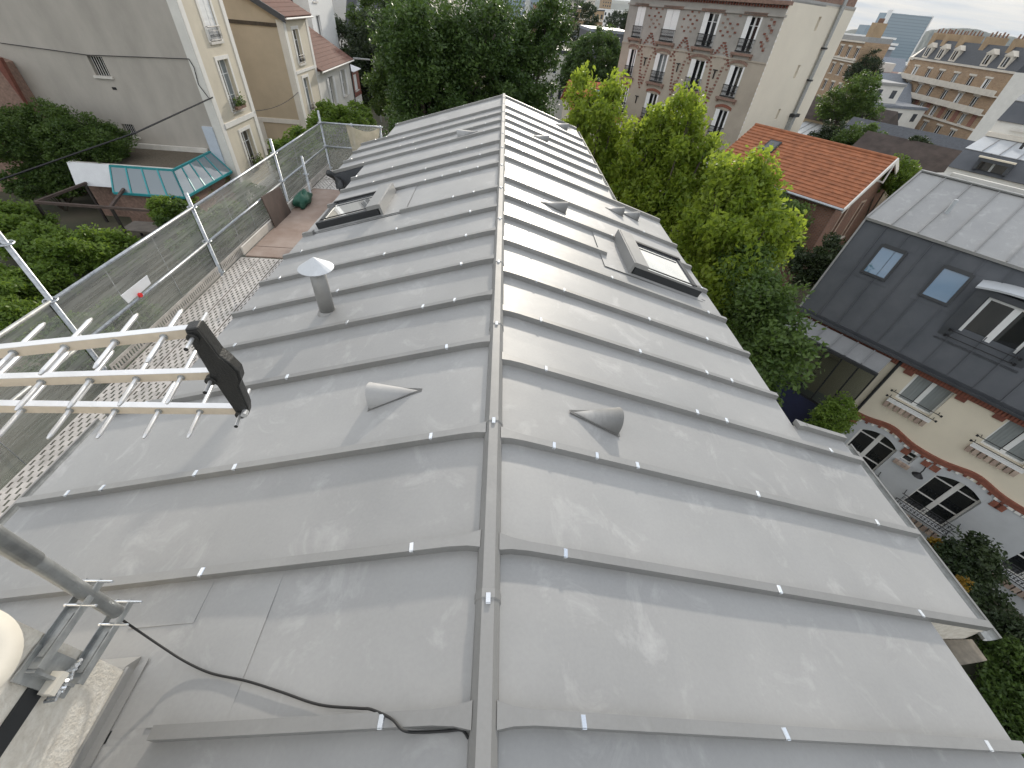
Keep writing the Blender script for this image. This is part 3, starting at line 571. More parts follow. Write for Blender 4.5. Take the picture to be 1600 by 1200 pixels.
for z in (ZC-1.55, ZC-1.735):
    b = MB(); xo = CX+.008; W_ = .042
    b.box(xo, xo+W_, CY-.09, my_-.030, z-.002, z+.002); b.box(xo, xo+W_, my_+.026, my_+.045, z-.002, z+.002)
    for (a0, a1) in ((xo-.003, xo), (xo+W_, xo+W_+.003)): b.box(a0, a1, CY-.09, my_+.045, z-.012, z+.016)
    b.box(xo+.012, xo+.030, CY-.06, my_-.06, z+.0021, z+.006)
    r = b.build('bracket_arm', 'galv_dull', mast, world=True)
    for y in (my_+.036, my_-.04): MB().tube([(xo-.01, y, z+.012), (xo+.088, y, z+.012)], .0045, 8).build('bolt', 'clip', r, world=True)
b = MB(); b.box(CX+.007, CX+.014, CY-.125, CY-.03, ZC-1.755, ZC-1.53); b.box(CX+.014, CX+.04, CY-.10, CY-.092, ZC-1.73, ZC-1.55); b.build('back_plate', 'galv_dull', mast, world=True)
b = MB(); b.box(CX+.015, CX+.05, CY-.135, CY-.075, ZC-1.665, ZC-1.64); b.build('spacer_block', 'dish_white', mast, world=True)
b = MB()
for i in range(14): b.tube([(CX+.02+.004*i % .03, CY-.145+.008*i, ZC-1.685+.008*random.random()), (CX+.05, CY-.14+.008*i, ZC-1.67-.02*random.random())], .006, 6)
b.build('strap_buckle', 'clip', mast, world=True)
# satellite dish rim just inside the left edge
dish = thing('satellite_dish', 'cream round dish rim cut by left picture edge beside chimney', 'satellite dish', (-1.30, .25, ZC-1.35))
b = MB(); dc = atX(-78, 1030, CX+.10); ax = Vector((.80, .25, .55)).normalized(); u = ax.orthogonal().normalized(); w_ = ax.cross(u); R = .125; n = 40
rows = [(0, -.03), (.35, -.026), (.7, -.014), (1, 0), (1.01, -.006), (.7, -.022), (.35, -.034), (0, -.038)]
for (q, hgt) in rows:
    for k in range(n): a = 2*math.pi*k/n; b.v.append(tuple(dc+(u*math.cos(a)+w_*math.sin(a))*R*max(q, .004)+ax*hgt))
for i in range(len(rows)-1):
    for k in range(n): b.f.append((i*n+k, i*n+(k+1) % n, (i+1)*n+(k+1) % n, (i+1)*n+k))
b.build('reflector', 'dish_white', dish, world=True, smooth=True)
MB().tube([dc-ax*.03, Vector((CX-.02, dc.y-.02, dc.z-.08))], .018, 10).build('arm', 'galv_dull', dish, world=True)
# --- triple-boom UHF aerial
an = thing('tv_aerial', 'triple-boom television aerial with white rods and black end bracket', 'aerial', (-1.2, .64, ZC-.72))
P0 = Vector((-.655, .761, 0)); BD = Vector((.984, .178, 0)); BN = Vector((-.178, .984, 0))
def onb(px, py):
    d = ray(px, py); k = (P0.x*BN.x+P0.y*BN.y)/(d[0]*BN.x+d[1]*BN.y); q = d*k; return Vector((q[0], q[1], q[2]+ZC))
booms = [((305, 517), (0, 549)), ((325, 584), (0, 594)), ((362, 639), (0, 635))]
BW, BH = .0095, .0110
rods = [[(330, 510), (262, 523), (188, 531), (105, 540), (29, 549)], [(285, 584), (212, 588), (144, 591), (71, 594)], [(314, 637), (249, 637), (181, 637), (111, 636), (39, 636)]]
half = .098
for bi, (r, l) in enumerate(booms):
    A, B = onb(*r), onb(*l); D = (A-B).normalized(); A = A+D*.012; B = B-D*.55
    # straight box-section boom
    n_ = BN; upv = D.cross(n_).normalized(); upv = upv if upv.z > 0 else -upv; b = MB()
    q = [n_*sx*BW+upv*sz*BH for sx, sz in ((-1, -1), (1, -1), (1, 1), (-1, 1))]; b.prism([A+v for v in q], B-A)
    bo = b.build('boom', 'boom', an, world=True)
    MB().prism([A+n_*sx*BW*.96+upv*(BH+sz) for sx, sz in ((-1, 0), (1, 0), (1, .0012), (-1, .0012))], B-A).build('top_strip', 'alu', bo, world=True)  # top face left untinted; only the sides carry the painted warm reflection
    xs = [onb(*p) for p in rods[bi]]; step = (xs[0]-xs[-1]).length/(len(xs)-1); k0 = xs[0]
    ts = [(k0-A).dot(-D)+i*step for i in range(len(xs)+6)]
    for i, t_ in enumerate(ts):
        c = A-D*t_; rr = .0050; rd = (Vector((-.19, .98, .0))).normalized()
        if bi == 0 and i == 0: continue
        pts = [c-rd*half, c-rd*(half-.012), c, c+rd*(half-.012), c+rd*half]; MB().tube(pts, [rr*.55, rr, rr, rr, rr*.55], 8).build('rod', 'alu', an, world=True, smooth=True)
        MB().tube([c-rd*.013, c+rd*.013], rr*1.55, 8).build('rod_clip', 'galv_dull', bo, world=True)
# black moulded bracket holding the boom ends
T0, T1, T2 = [onb(*p) for p in ((305, 517), (335, 584), (370, 638))]
prof = [(-.014, .016), (.012, .020), (.016, .0), (.026, -.060), (.040, -.085), (.050, -.112), (.046, -.140), (.034, -.160), (.030, -.235), (.022, -.262), (.004, -.266), (-.004, -.245), (-.012, -.150), (-.018, -.140), (-.018, -.120), (-.014, -.110), (-.016, -.02)]
b = MB(); zt = T0.z; base = Vector((T0.x+.004, T0.y, 0))
pp = [base+BD*u_+Vector((0, 0, zt+v_)) for u_, v_ in prof]; hw = .016
b.prism([p-BN*hw for p in pp], BN*2*hw); brk = b.build('end_bracket', 'black_plastic', an, world=True)
md = brk.modifiers.new('bevel', 'BEVEL'); md.width = .004; md.segments = 3; md.limit_method = 'ANGLE'; md.angle_limit = math.radians(25)
pp2 = [base+BD*u_*.86+BD*.002+Vector((0, 0, zt+v_*.96-.004)) for u_, v_ in prof]
MB().prism([p-BN*(hw+.003) for p in pp2], BN*2*(hw+.003)).build('side_rib', 'black_plastic', brk, world=True)
for T, dx in ((T0, .0), (T1, -.004), (T2, .012)):
    rd = Vector((-.19, .98, 0)).normalized(); c = T+BD*dx+Vector((0, 0, -.004)); MB().tube([c-rd*.062, c+rd*.075], .0042, 8).build('rod', 'alu', an, world=True); MB().tube([c-rd*.024, c+rd*.024], .012, 12).build('rod_socket', 'black_plastic', brk, world=True, smooth=False)
    MB().tube([c-rd*.0625, c-rd*.061], .0046, 8).build('rod_tip', 'rubber', an, world=True)
c = T2+BD*.028+Vector((0, 0, .006)); MB().tube([c-BN*.02, c-BN*.035], .008, 8).build('wing_nut', 'alu', brk, world=True)
for z_ in (.62,): MB().tube([Vector((mx_, my_, ZC-z_-.02)), onb(0, 594)-BD*.2], .012, 8).build('mast_clamp', 'galv_dull', an, world=True)
# coaxial cable across the roof
cp = [(187, 966), (215, 985), (255, 1012), (290, 1034), (330, 1052), (385, 1064), (440, 1082), (500, 1102), (560, 1116), (615, 1128), (660, 1132), (700, 1132), (722, 1137), (736, 1144)]
pts = []
for i, (x, y) in enumerate(cp):
    q = onroof(x, y); q.z += .010; pts.append(q)
p_a = Vector((mx_+.01, my_+.03, ZC-1.72)); r0 = (p_a-Vector((0, 0, ZC))).length
for i in range(6):
    x, y = cp[i]; d_ = Vector(ray(x, y)); rr_ = (pts[i]-Vector((0, 0, ZC))).length; u_ = (i/6)**.8; pts[i] = Vector((0, 0, ZC))+d_*(min(r0, rr_-.02)*(1-u_)+rr_*u_)
pts[8] += Vector((0, .012, .012)); pts[9] = Vector((pts[9].x, .24, zroof(pts[9].x)+.052))
for i in range(10, len(pts)): pts[i] = Vector((pts[i].x, .24-.030, zroof(pts[i].x)+.010))
pts[-1].y = .19; pts[-1].x = RX-.045
q_ = pts[9].lerp(pts[10], .45); pts.insert(10, Vector((q_.x, .24-.029, zroof(q_.x)+.050))); pts.insert(9, Vector((pts[8].x*.6+pts[9].x*.4, .24+.029, zroof(pts[8].x)+.050)))
# smooth the path
sm = []
for i in range(len(pts)-1):
    p0, p1, p2, p3 = pts[max(i-1, 0)], pts[i], pts[i+1], pts[min(i+2, len(pts)-1)]
    for k in range(6):
        t_ = k/6; sm.append(.5*((2*p1)+(p2-p0)*t_+(2*p0-5*p1+4*p2-p3)*t_*t_+(3*p1-p0-3*p2+p3)*t_**3))
cab = MB().tube(sm+[pts[-1]], .0042, 8).build('coax_cable', 'rubber', None, smooth=True); tag(cab, 'black aerial cable lying loosely across the zinc to the ridge', 'cable')
# ================================================================ scaffold along the left eave
XS, ZD = -4.33, ZC-3.49
sf = thing('scaffold', 'galvanised scaffold walkway with netted guard rails along left eave', 'scaffold', (XS+.5, 6, gz(-4, 6)))
XI = -3.40
ros_m = MB(); ros_m.torus((0, 0, 0), (0, 0, 1), .058, .007, 16, 5)
for k in range(8):
    a = math.pi*k/4; ros_m.box(-.004+.04*math.cos(a), .004+.04*math.cos(a), -.004+.04*math.sin(a), .004+.04*math.sin(a), -.006, .006)
for k in range(4):
    a = math.pi*k/2; ros_m.tube([(.02*math.cos(a), .02*math.sin(a), 0), (.055*math.cos(a), .055*math.sin(a), 0)], .008, 5)
ROS = ros_m.mesh('rosette'); ROS.materials.append(M('galv'))
def standard(x, y, ztop, ros=(.0, 1.02, .5)):
    s_ = MB().tube([(x, y, gz(x, y)-.02), (x, y, ztop)], .024, 10).build('standard', 'galv', sf, world=True, smooth=True)
    MB().box(x-.08, x+.08, y-.08, y+.08, gz(x, y)-.02, gz(x, y)+.012).build('base_plate', 'galv_dull', s_, world=True)
    for q in ros:
        if ZD+q > ztop: continue
        o = link('rosette', ROS, s_); o.location = PM[sf.name].inverted()@Vector((x, y, ZD+q))
PY = [1.05, 3.58, 6.07, 8.90, 11.60]
for i, y in enumerate(PY):
    standard(XS, y, ZC-1.2 if i < 2 else ZC-2.28+(.0 if i == 2 else .05), (.02, .52, 1.02, 1.6))
    standard(XI+.02, y, ZD-.05, ())
standard(XS+.2, 9.62, ZD+.80, (.45,))
for i in range(len(PY)-1):
    for z in (1.02, .51):
        MB().tube([(XS+.02, PY[i]+.03, ZD+z), (XS+.02, PY[i+1]-.03, ZD+z)], .0195, 9).build('guard_rail', 'galv' if i else 'galv_dull', sf, world=True, smooth=True)
    MB().tube([(XS, PY[i], ZD-.06), (XI, PY[i], ZD-.06)], .02, 8).build('transom', 'galv', sf, world=True, smooth=True)
    # diagonal brace below deck
    MB().tube([(XS+.03, PY[i], ZD-2.0), (XS+.03, PY[i+1], ZD-.1)], .018, 7).build('brace', 'galv_dull', sf, world=True, smooth=True)
for z in (1.02, .51): MB().tube([(XS, 11.6, ZD+z), (-2.9, 11.6, ZD+z)], .0195, 9).build('guard_rail', 'galv', sf, world=True, smooth=True)
standard(-2.92, 11.6, ZD+1.05, (1.02,)); standard(-3.6, 11.6, ZD+1.05, (1.02,))
# debris netting outside the rails, one panel per bay, slightly bellied
def net(y0, y1, z0, z1, x, amp=.05):
    b = MB(); nx, nz = 14, 8
    for i in range(nx+1):
        for j in range(nz+1):
            u, v = i/nx, j/nz; b.v.append((x-amp*math.sin(math.pi*u)*math.sin(math.pi*v)*(.6+.4*math.sin(9*u+4*v)), y0+(y1-y0)*u, z0+(z1-z0)*v))
    for i in range(nx):
        for j in range(nz): a = i*(nz+1)+j; b.f.append((a, a+nz+1, a+nz+2, a+1))
    return b.build('netting', 'scaffold_net', sf, world=True, smooth=True)
for i in range(len(PY)-1): net(PY[i]+.02, PY[i+1]-.02, ZD-2.6, ZD+.99, XS-.03)
b = MB(); nx, nz = 12, 8
for i in range(nx+1):
    for j in range(nz+1): u, v = i/nx, j/nz; b.v.append((XS+1.41*u, 11.63+.04*math.sin(math.pi*u)*math.sin(math.pi*v), ZD-1.2+2.2*v))
for i in range(nx):
    for j in range(nz): a = i*(nz+1)+j; b.f.append((a, a+nz+1, a+nz+2, a+1))
b.build('netting', 'scaffold_net', sf, world=True, smooth=True)
# net ties and folds: thin vertical cords
for y in (2.4, 4.3, 5.15, 6.9, 7.5, 9.9): MB().tube([(XS-.045, y, ZD-1.5), (XS-.05, y+.04, ZD+.98)], .005, 5).build('net_cord', 'galv', sf, world=True)
# steel decks: perforated planks with folded edges
def plank(x0, x1, y0, y1, z):
    b = MB(); nx, ny = 15, max(10, int((y1-y0)/.030)); xs = [x0+(x1-x0)*i/nx for i in range(nx+1)]; ys = [y0+(y1-y0)*j/ny for j in range(ny+1)]
    for i in range(nx+1):
        for j in range(ny+1): b.v.append((xs[i], ys[j], z))
    for i in range(nx):
        for j in range(ny):
            hole = (i % 2 == 1 and (j % 4 in ((1, 2) if (i//2) % 2 else (3, 0)))) and 0 < j < ny-1
            if not hole: a = i*(ny+1)+j; b.f.append((a, a+ny+1, a+ny+2, a+1))
    p = b.build('deck_plank', 'steel_deck', sf, world=True)
    e = MB()
    for x in (x0, x1-.003): e.box(x, x+.003, y0, y1, z-.055, z-.0005)
    for y in (y0, y1-.003): e.box(x0+.003, x1-.003, y, y+.003, z-.055, z-.0005)
    e.build('edge', 'steel_deck', p, world=True)
    # perforated upstand strip along the outer edge
    return p
for i, (y0, y1) in enumerate(((.2, 1.03), (1.07, 3.56), (3.60, 6.62))):
    for (x0, x1) in ((XS+.06, XS+.36), (XS+.38, XS+.68), (XS+.70, XS+.92)): plank(x0, x1, y0, y1, ZD)
for (x0, x1) in ((XS+.06, XS+.36), (XS+.38, XS+.68), (XS+.70, XS+.92)): plank(x0, x1, 10.12, 10.75, ZD)
plank(XS+.06, XS+.68, 10.79, 11.5, ZD)
for (y0, y1) in ((6.68, 7.04), (7.06, 10.08)): MB().box(XS+.10, XI+.3, y0, y1, ZD-.02, ZD+.005).build('plywood_deck', 'plywood', sf, world=True)
for (y0, y1) in ((3.62, 6.0), (6.1, 8.85), (8.95, 11.5)):
    b = MB(); n = int((y1-y0)/.045)
    b.box(XS+.030, XS+.036, y0, y1, ZD, ZD+.035); b.box(XS+.030, XS+.036, y0, y1, ZD+.11, ZD+.15)
    for k in range(n): y = y0+(y1-y0)*k/n; b.box(XS+.030, XS+.036, y, y+.022, ZD+.0355, ZD+.1095)
    b.build('toe_board', 'steel_deck', sf, world=True)
MB().box(XS+.06, XS+.085, 6.7, 10.05, ZD+.006, ZD+.14).build('toe_board', 'sill_stone', sf, world=True)
# loose things on the scaffold
b = MB(); b.hexa([(XS+.12, 7.85, ZD+.006), (XS+.14, 7.85, ZD+.006), (XS+.14, 8.62, ZD+.006), (XS+.12, 8.62, ZD+.006), (XS+.04, 7.85, ZD+.56), (XS+.06, 7.85, ZD+.56), (XS+.06, 8.62, ZD+.50), (XS+.04, 8.62, ZD+.50)])
tag(b.build('leaning_board', 'old_board'), 'dark brown board leaning inside scaffold net beside green bag', 'board')
cen = Vector((XS+.24, 9.1, ZD+.10)); b = MB(); n, m_ = 16, 10
for i in range(m_+1):
    ph = math.pi*i/m_
    for k in range(n):
        a = 2*math.pi*k/n; r = 1+.22*math.sin(3*a+2*ph)+.15*math.sin(5*a-ph*3); b.v.append((cen.x+.13*r*math.sin(ph)*math.cos(a), cen.y+.34*r*math.sin(ph)*math.sin(a), max(ZD+.006, cen.z+.15*math.cos(ph)*(1+.2*math.sin(4*a)))))
for i in range(m_):
    for k in range(n): b.f.append((i*n+k, (i+1)*n+k, (i+1)*n+(k+1) % n, i*n+(k+1) % n))
tag(b.build('rubble_bag', 'tarp_green', smooth=True), 'crumpled dark green bag on scaffold deck beside net', 'bag')
p4 = [atX(x, y, XS+.01) for x, y in ((188, 462), (229, 430), (235, 443), (200, 474))]
sg = thing('notice_panel', 'small white panel with red mark tied to scaffold net', 'sign', tuple(p4[0]))
MB().prism([p4[3], p4[2], p4[1], p4[0]], Vector((.008, 0, 0))).build('panel', 'white_panel', sg, world=True)
c = atX(219, 461, XS+.045); MB().tube([c-Vector((.01, 0, 0)), c+Vector((.012, 0, 0))], .028, 10).build('red_mark', 'red_tag', sg, world=True)
# beige sheet draped over the far guard rail
b = MB(); nx, nz = 16, 10
for i in range(nx+1):
    for j in range(nz+1):
        u, v = i/nx, j/nz; top = ZD+1.03-.16*math.sin(math.pi*u)*(.4+.6*u); x = -3.72+.82*u; fold = .05*math.sin(9*u+2*v)*v
        b.v.append((x+.25*v*(.5-u)*(1 if u > .5 else .6), 11.56-.06*v+fold-.02*math.sin(math.pi*u), top-(.62*(1-.5*u)+.1)*v))
for i in range(nx):
    for j in range(nz): a = i*(nz+1)+j; b.f.append((a, a+nz+1, a+nz+2, a+1))
o = b.build('draped_sheet', 'beige_net', smooth=True); tag(o, 'beige mesh sheet sagging from the far end guard rail', 'sheet')
# ================================================================ houses on the left
RZ90 = math.pi/2
def corner_strip(F, a0, a1, z0, z1, name='pilaster', m='trim_white', o=.03): F.bx(name, m, a0, a1, -.02, o, z0, z1)
# --- grey-gabled house
A = thing('corner_house', 'tall narrow cream house with blank grey gable wall at upper left', 'house', (-15, 25.8, 0), RZ90)
FA = Face(A, 0, 0, 1, 0); FG = Face(A, 0, 0, 0, -1)
hA = [(1.75, 2.85, 7.35, 9.65), (1.75, 2.85, 4.32, 6.60), (1.75, 2.85, 1.35, 3.30)]
FA.wall('wall', 'render_cream', 0, 4.15, -.3, 12.2, hA)
for i, h in enumerate(hA):
    w = FA.window(*h, depth=.18, bars=(.3, .72) if i == 1 else (.7,), surround='trim_white', sw=.17, rail='scroll', railh=.6, shut='half' if i == 0 else None, closed=(i == 0), curtain=(i == 1))
for (a, b_) in ((0.0, .38), (3.80, 4.15)): corner_strip(FA, a, b_, -.3, 12.2)
FA.bx('string_course', 'trim_white', .385, 3.795, -.02, .06, 3.75, 3.98); FA.bx('plinth', 'trim_white', .385, 3.795, -.02, .04, -.3, .5)
hG = [(-5.25, -4.55, 5.80, 6.58), (-5.20, -4.60, 3.15, 3.72)]
FG.wall('wall', 'render_grey', -12, 0, -.3, 12.2, hG, .25)
for h in hG:
    w = FG.window(*h, depth=.2, frame='frame_dark', cols=1, sill='sill_stone'); b = MB()
    for k in range(1, 6): x = h[0]+(h[1]-h[0])*k/6; FG.tube(b, [(x, -.08, h[2]), (x, -.08, h[3])], .012, 5)
    b.build('bars', 'trim_white', w)
corner_strip(FG, -.42, .03, -.3, 12.2, o=.02, m='render_white'); FG.bx('vent_grille', 'iron', -4.75, -4.55, 0, .02, 5.25, 5.36)
corner_strip(FG, -.95, -.425, -.3, 3.9, 'corner_buttress', 'plinth_blue', .10)
b = MB(); b.box(0.03, 4.12, .06, 11.9, 12.0, 12.3); b.build('eaves_slab', 'render_white', A)
b = MB(); b.quad((4.15, 0, -.3), (4.15, 12, -.3), (4.15, 12, 12.2), (4.15, 0, 12.2)); b.quad((0, 12, -.3), (4.15, 12, -.3), (4.15, 12, 12.2), (0, 12, 12.2)); b.build('wall', 'render_beige', A)
b = MB(); b.prism([(-.3, -.35, 12.3), (-.3, 12.3, 12.3), (-.3, 6, 15.6)], (4.8, 0, 0)); b.build('roof', 'tile_brown', A)
# plants on the balcony
def planter(face, label, name, s0, s1, z, n, o=.22):
    pts = []
    c = np.array([face.P(s0+(s1-s0)*random.random(), o+random.uniform(-.12, .12), z+abs(random.gauss(0, .22))) for _ in range(n)])
    Mx = PM[face.p.name]; c = np.array([tuple(Mx@Vector(p)) for p in c]); base = Mx@Vector(face.P((s0+s1)/2, o, z-.1))
    t = thing(name, label, 'plant', tuple(base)); leaves('foliage', c, .11, 'leaf_mid', t); MB()
    b = MB(); face.box(b, s0, s1, o-.10, o+.06, z-.14, z+.02); b.v = [tuple(Mx@Vector(v)) for v in b.v]; b.build('trough', 'chimney_pot', t, world=True); return t
planter(FA, 'leafy plants in a trough on the middle balcony of corner house', 'balcony_plants', 1.8, 2.8, 4.55, 260)
planter(FA, 'leafy plants in a trough on the lowest balcony of corner house', 'balcony_plants', 1.8, 2.9, 1.55, 200)
# --- beige house behind
B = thing('beige_house', 'beige rendered house with brown tiled roof behind the corner house', 'house', (-15, 37.1, 0), RZ90)
FB = Face(B, 0, 0, 1, 0); FBG = Face(B, 0, 0, 0, -1)
hB = [(1.4, 2.45, 5.45, 7.40), (1.4, 2.45, 2.45, 4.60), (1.4, 2.45, -.1, 1.6)]
FB.wall('wall', 'render_cream', 0, 4.7, -.5, 8.0, hB)
for i, h in enumerate(hB): FB.window(*h, depth=.17, surround='trim_white', sw=.18, rail='scroll' if i < 2 else None, railh=.5, bars=(.68,), curtain=(i == 1))
for (a, b_) in ((0, .42), (4.3, 4.7)): corner_strip(FB, a, b_, -.5, 8.0)
FB.bx('string_course', 'trim_white', .425, 4.295, -.02, .05, 4.95, 5.12); FB.bx('string_course', 'trim_white', .425, 4.295, -.02, .05, 1.9, 2.1)
b = MB(); b.add([FBG.P(-10.5, 0, -.5), FBG.P(0, 0, -.5), FBG.P(0, 0, 8.0), FBG.P(-5.2, 0, 10.6), FBG.P(-10.5, 0, 8.0)], [(0, 1, 2, 3, 4)]); b.build('wall', 'render_beige', B)
corner_strip(FBG, -.40, .03, -.5, 7.95, o=.03, m='render_white'); FBG.bx('string_course', 'bark', -10, -.42, -.02, .06, 7.55, 7.75)
FBG.bx('string_course', 'trim_white', -10, -.42, -.02, .05, 1.85, 2.15); FBG.bx('pilaster', 'trim_white', -3.6, -3.2, -.02, .04, -.5, 1.84)
b = MB(); b.prism([(-.25, -.3, 7.95), (-.25, 5.2, 10.7), (-.25, 10.8, 7.95), (-.25, 10.8, 8.1), (-.25, 5.2, 10.88), (-.25, -.3, 8.12)], (5.2, 0, 0)); rf = b.build('roof', 'tile_brown', B)
b = MB(); b.prism([(-.30, -.34, 7.80), (-.30, 5.2, 10.55), (-.30, 5.2, 10.95), (-.30, -.34, 8.17)], (.09, 0, 0)); b.build('verge_board', 'slate', rf)
for k in range(14):
    u0 = k/14; y0 = -.36+5.5*u0; z0 = 8.13+2.75*u0; b = MB(); b.hexa([(-.2, y0, z0+.01), (4.96, y0, z0+.01), (4.96, y0+.42, z0+.215), (-.2, y0+.42, z0+.215), (-.2, y0, z0+.04), (4.96, y0, z0+.04), (4.96, y0+.42, z0+.225), (-.2, y0+.42, z0+.225)]); b.build('tile_course', 'tile_brown', rf)
MB().tube([(-.2, -.40, 8.02), (4.95, -.40, 8.02)], .06, 8).build('gutter', 'trim_white', B)
# --- white house with shutters
Cc = thing('shuttered_house', 'low white house with open white shutters and red-brown tiled roof', 'house', (-15, 41.85, 0), RZ90)
FC = Face(Cc, 0, 0, 1, 0)
hC = [(2.2, 3.2, 2.0, 4.05), (5.9, 6.9, 2.15, 4.15), (2.2, 3.2, -.9, 1.0), (5.9, 6.9, -.8, 1.1)]
FC.wall('wall', 'render_white', 0, 9.0, -1, 4.75, hC)
for h in hC: FC.window(*h, depth=.17, shut='open', bars=(.5,), surround='trim_white', sw=.1)
b = MB(); b.quad((9.0, 0, -1), (9.0, 8, -1), (9.0, 8, 4.75), (9.0, 0, 4.75)); b.build('wall', 'render_white', Cc)
b = MB(); b.prism([(-.1, -.35, 4.7), (-.1, 4.2, 7.4), (-.1, 8.5, 4.7)], (9.25, 0, 0)); rf = b.build('roof', 'tile_brown', Cc)
for k in range(14):
    u0 = k/14; y0 = -.42+4.6*u0; z0 = 4.70+2.7*u0; b = MB(); b.hexa([(-.08, y0, z0+.01), (9.2, y0, z0+.01), (9.2, y0+.36, z0+.215), (-.08, y0+.36, z0+.215), (-.08, y0, z0+.04), (9.2, y0, z0+.04), (9.2, y0+.36, z0+.23), (-.08, y0+.36, z0+.23)]); b.build('tile_course', 'tile_brown', rf)
FC.bx('cornice', 'trim_white', 0, 9.0, -.02, .16, 4.45, 4.68); MB().tube([(-.1, -.44, 4.64), (9.2, -.44, 4.64)], .06, 8).build('gutter', 'trim_white', Cc); FC.tube(MB(), [(8.85, .08, 4.4), (8.85, .08, -1)], .05).build('downpipe', 'iron', Cc)
By = thing('brick_annex', 'small red brick annex with white shutter at end of shuttered house', 'annex', (-15, 50.95, -.4), RZ90); FY = Face(By, 0, 0, 1, 0)
FY.wall('wall', 'render_white', 0, 2.6, -.5, 2.1, [(.9, 1.7, .1, 1.7)]); FY.window(.9, 1.7, .1, 1.7, shut='open', closed=True)
FY.wall('wall', 'brick_red', 0, 2.6, 2.1, 4.1, [(.6, 1.7, 2.5, 3.8)]); FY.window(.6, 1.7, 2.5, 3.8, shut='open', closed=True); FY.bx('band', 'redbrick_band', 0, 2.6, -.02, .06, 2.0, 2.2)
MB().box(2.6, 2.62, 0, 4, -.5, 4.1).build('wall', 'brick_red', By)
b = MB()
for k in range(6): b.prism([(-.1+.47*k, -.3, 4.1), (-.1+.47*k, 3, 5.0), (-.1+.47*k, 3, 5.05), (-.1+.47*k, -.3, 4.15)], (.40, 0, 0))
b.build('glazed_roof', 'white_panel', By)
Wt = thing('white_block', 'tall bright white block with balconies rising behind shuttered house', 'apartment block', (-18.2, 52, 0), RZ90); FW = Face(Wt, 0, 0, 1, 0); FWG = Face(Wt, 0, 0, 0, -1)
FW.wall('wall', 'paint_white', 0, 7, -1, 17, [(1.2, 2.4, 5.6+3*k, 7.6+3*k) for k in range(4)])
for k in range(4): FW.window(1.2, 2.4, 5.6+3*k, 7.6+3*k)
hW = [(-2.6, -1.4, 5.4+2.9*k, 7.6+2.9*k) for k in range(4)]+[(-5.6, -4.2, 5.4+2.9*k, 7.6+2.9*k) for k in range(4)]
FWG.wall('wall', 'render_white', -8, 0, -1, 17, hW)
for h in hW: FWG.window(*h, rail='bars', railh=.9)
MB().box(0.02, 7, 0.02, 8, 17, 17.3).build('roof', 'slate', Wt); MB().box(7, 7.05, 0, 8, -1, 17).build('wall', 'paint_white', Wt)
# --- slate spires
def spire_house(label, px, py_top, py_eave, Y, w, m='slate_pale', body=6.):
    c = atY(px, py_eave, Y); top = atY(px, py_top, Y); t = thing('slate_turret', label, 'turret', (c.x, Y+w, gz(c.x, Y)))
    zb = gz(c.x, Y)-Z_(t); ze = c.z-Z_(t); zt = top.z-Z_(t); b = MB(); n = 8
    for z, r in ((zb-.5, w*.85), (ze, w*.85)):
        for k in range(n): a = 2*math.pi*(k+.5)/n; b.v.append((r*math.cos(a), r*math.sin(a), z))
    for k in range(n): b.f.append((k, (k+1) % n, n+(k+1) % n, n+k))
    b.build('wall', 'render_grey', t); b = MB()
    for z, r in ((ze-.05, w*1.05), (ze+.3*(zt-ze), w*.62), (zt, .04)):
        for k in range(n): a = 2*math.pi*(k+.5)/n; b.v.append((r*math.cos(a), r*math.sin(a), z))
    for i in range(2):
        for k in range(n): b.f.append((i*n+k, i*n+(k+1) % n, (i+1)*n+(k+1) % n, (i+1)*n+k))
    b.build('spire', m, t)
def Z_(o): return o.location.z
spire_house('steep slate spire showing between dark trees left of centre', 571, -70, 62, 68, 1.9)
spire_house('small pale slate turret peeping out of tree crowns', 622, 34, 48, 50, 1.2)
sh = thing('slate_roof_house', 'dark slate mansard house behind trees next to white block', 'house', (-16.5, 74, gz(-17, 74))); b = MB(); b.box(-5, 3.2, 0, 8, -1, 6.5); b.build('wall', 'render_grey', sh)
b = MB(); b.hexa([(-5.2, -.2, 6.5), (3.4, -.2, 6.5), (3.4, 8.2, 6.5), (-5.2, 8.2, 6.5), (-4.4, 1.0, 10.6), (2.6, 1.0, 10.6), (2.6, 7, 10.6), (-4.4, 7, 10.6)]); b.build('roof', 'slate', sh)
for x in (-3.4, -.8, 1.6): MB().box(x, x+1, .1, .7, 7.4, 9).build('dormer', 'trim_white', sh)
# --- flat-roofed extension with teal conservatory
X = thing('conservatory_extension', 'flat-roofed white extension with teal framed sloping glass panes', 'conservatory', (-18, 23.6, 0))
def wl(o, v): return tuple(PM[o.name].inverted()@Vector(v))
b = MB(); b.box(-20.9, -16.1, 22.42, 25.75, 2.35, 2.62); b.build('flat_roof', 'gravel', X, world=True)
b = MB(); b.box(-20.95, -20.82, 22.36, 25.75, 2.3, 2.74); b.box(-20.82, -16.08, 25.62, 25.76, 2.3, 2.85); b.box(-20.82, -16.08, 22.36, 22.48, 2.3, 2.74); b.build('parapet', 'sill_stone', X, world=True)
b = MB(); b.hexa([(-20.98, 22.05, 1.75), (-19.03, 22.05, 1.75), (-19.03, 22.36, 1.75), (-20.98, 22.36, 1.75), (-20.98, 22.30, 2.74), (-19.03, 22.30, 2.74), (-19.03, 22.36, 2.74), (-20.98, 22.36, 2.74)]); b.build('wall', 'white_panel', X, world=True)
MB().box(-21, -16, 22.7, 25.7, -.2, 2.3).build('wall', 'brick_dull', X, world=True)
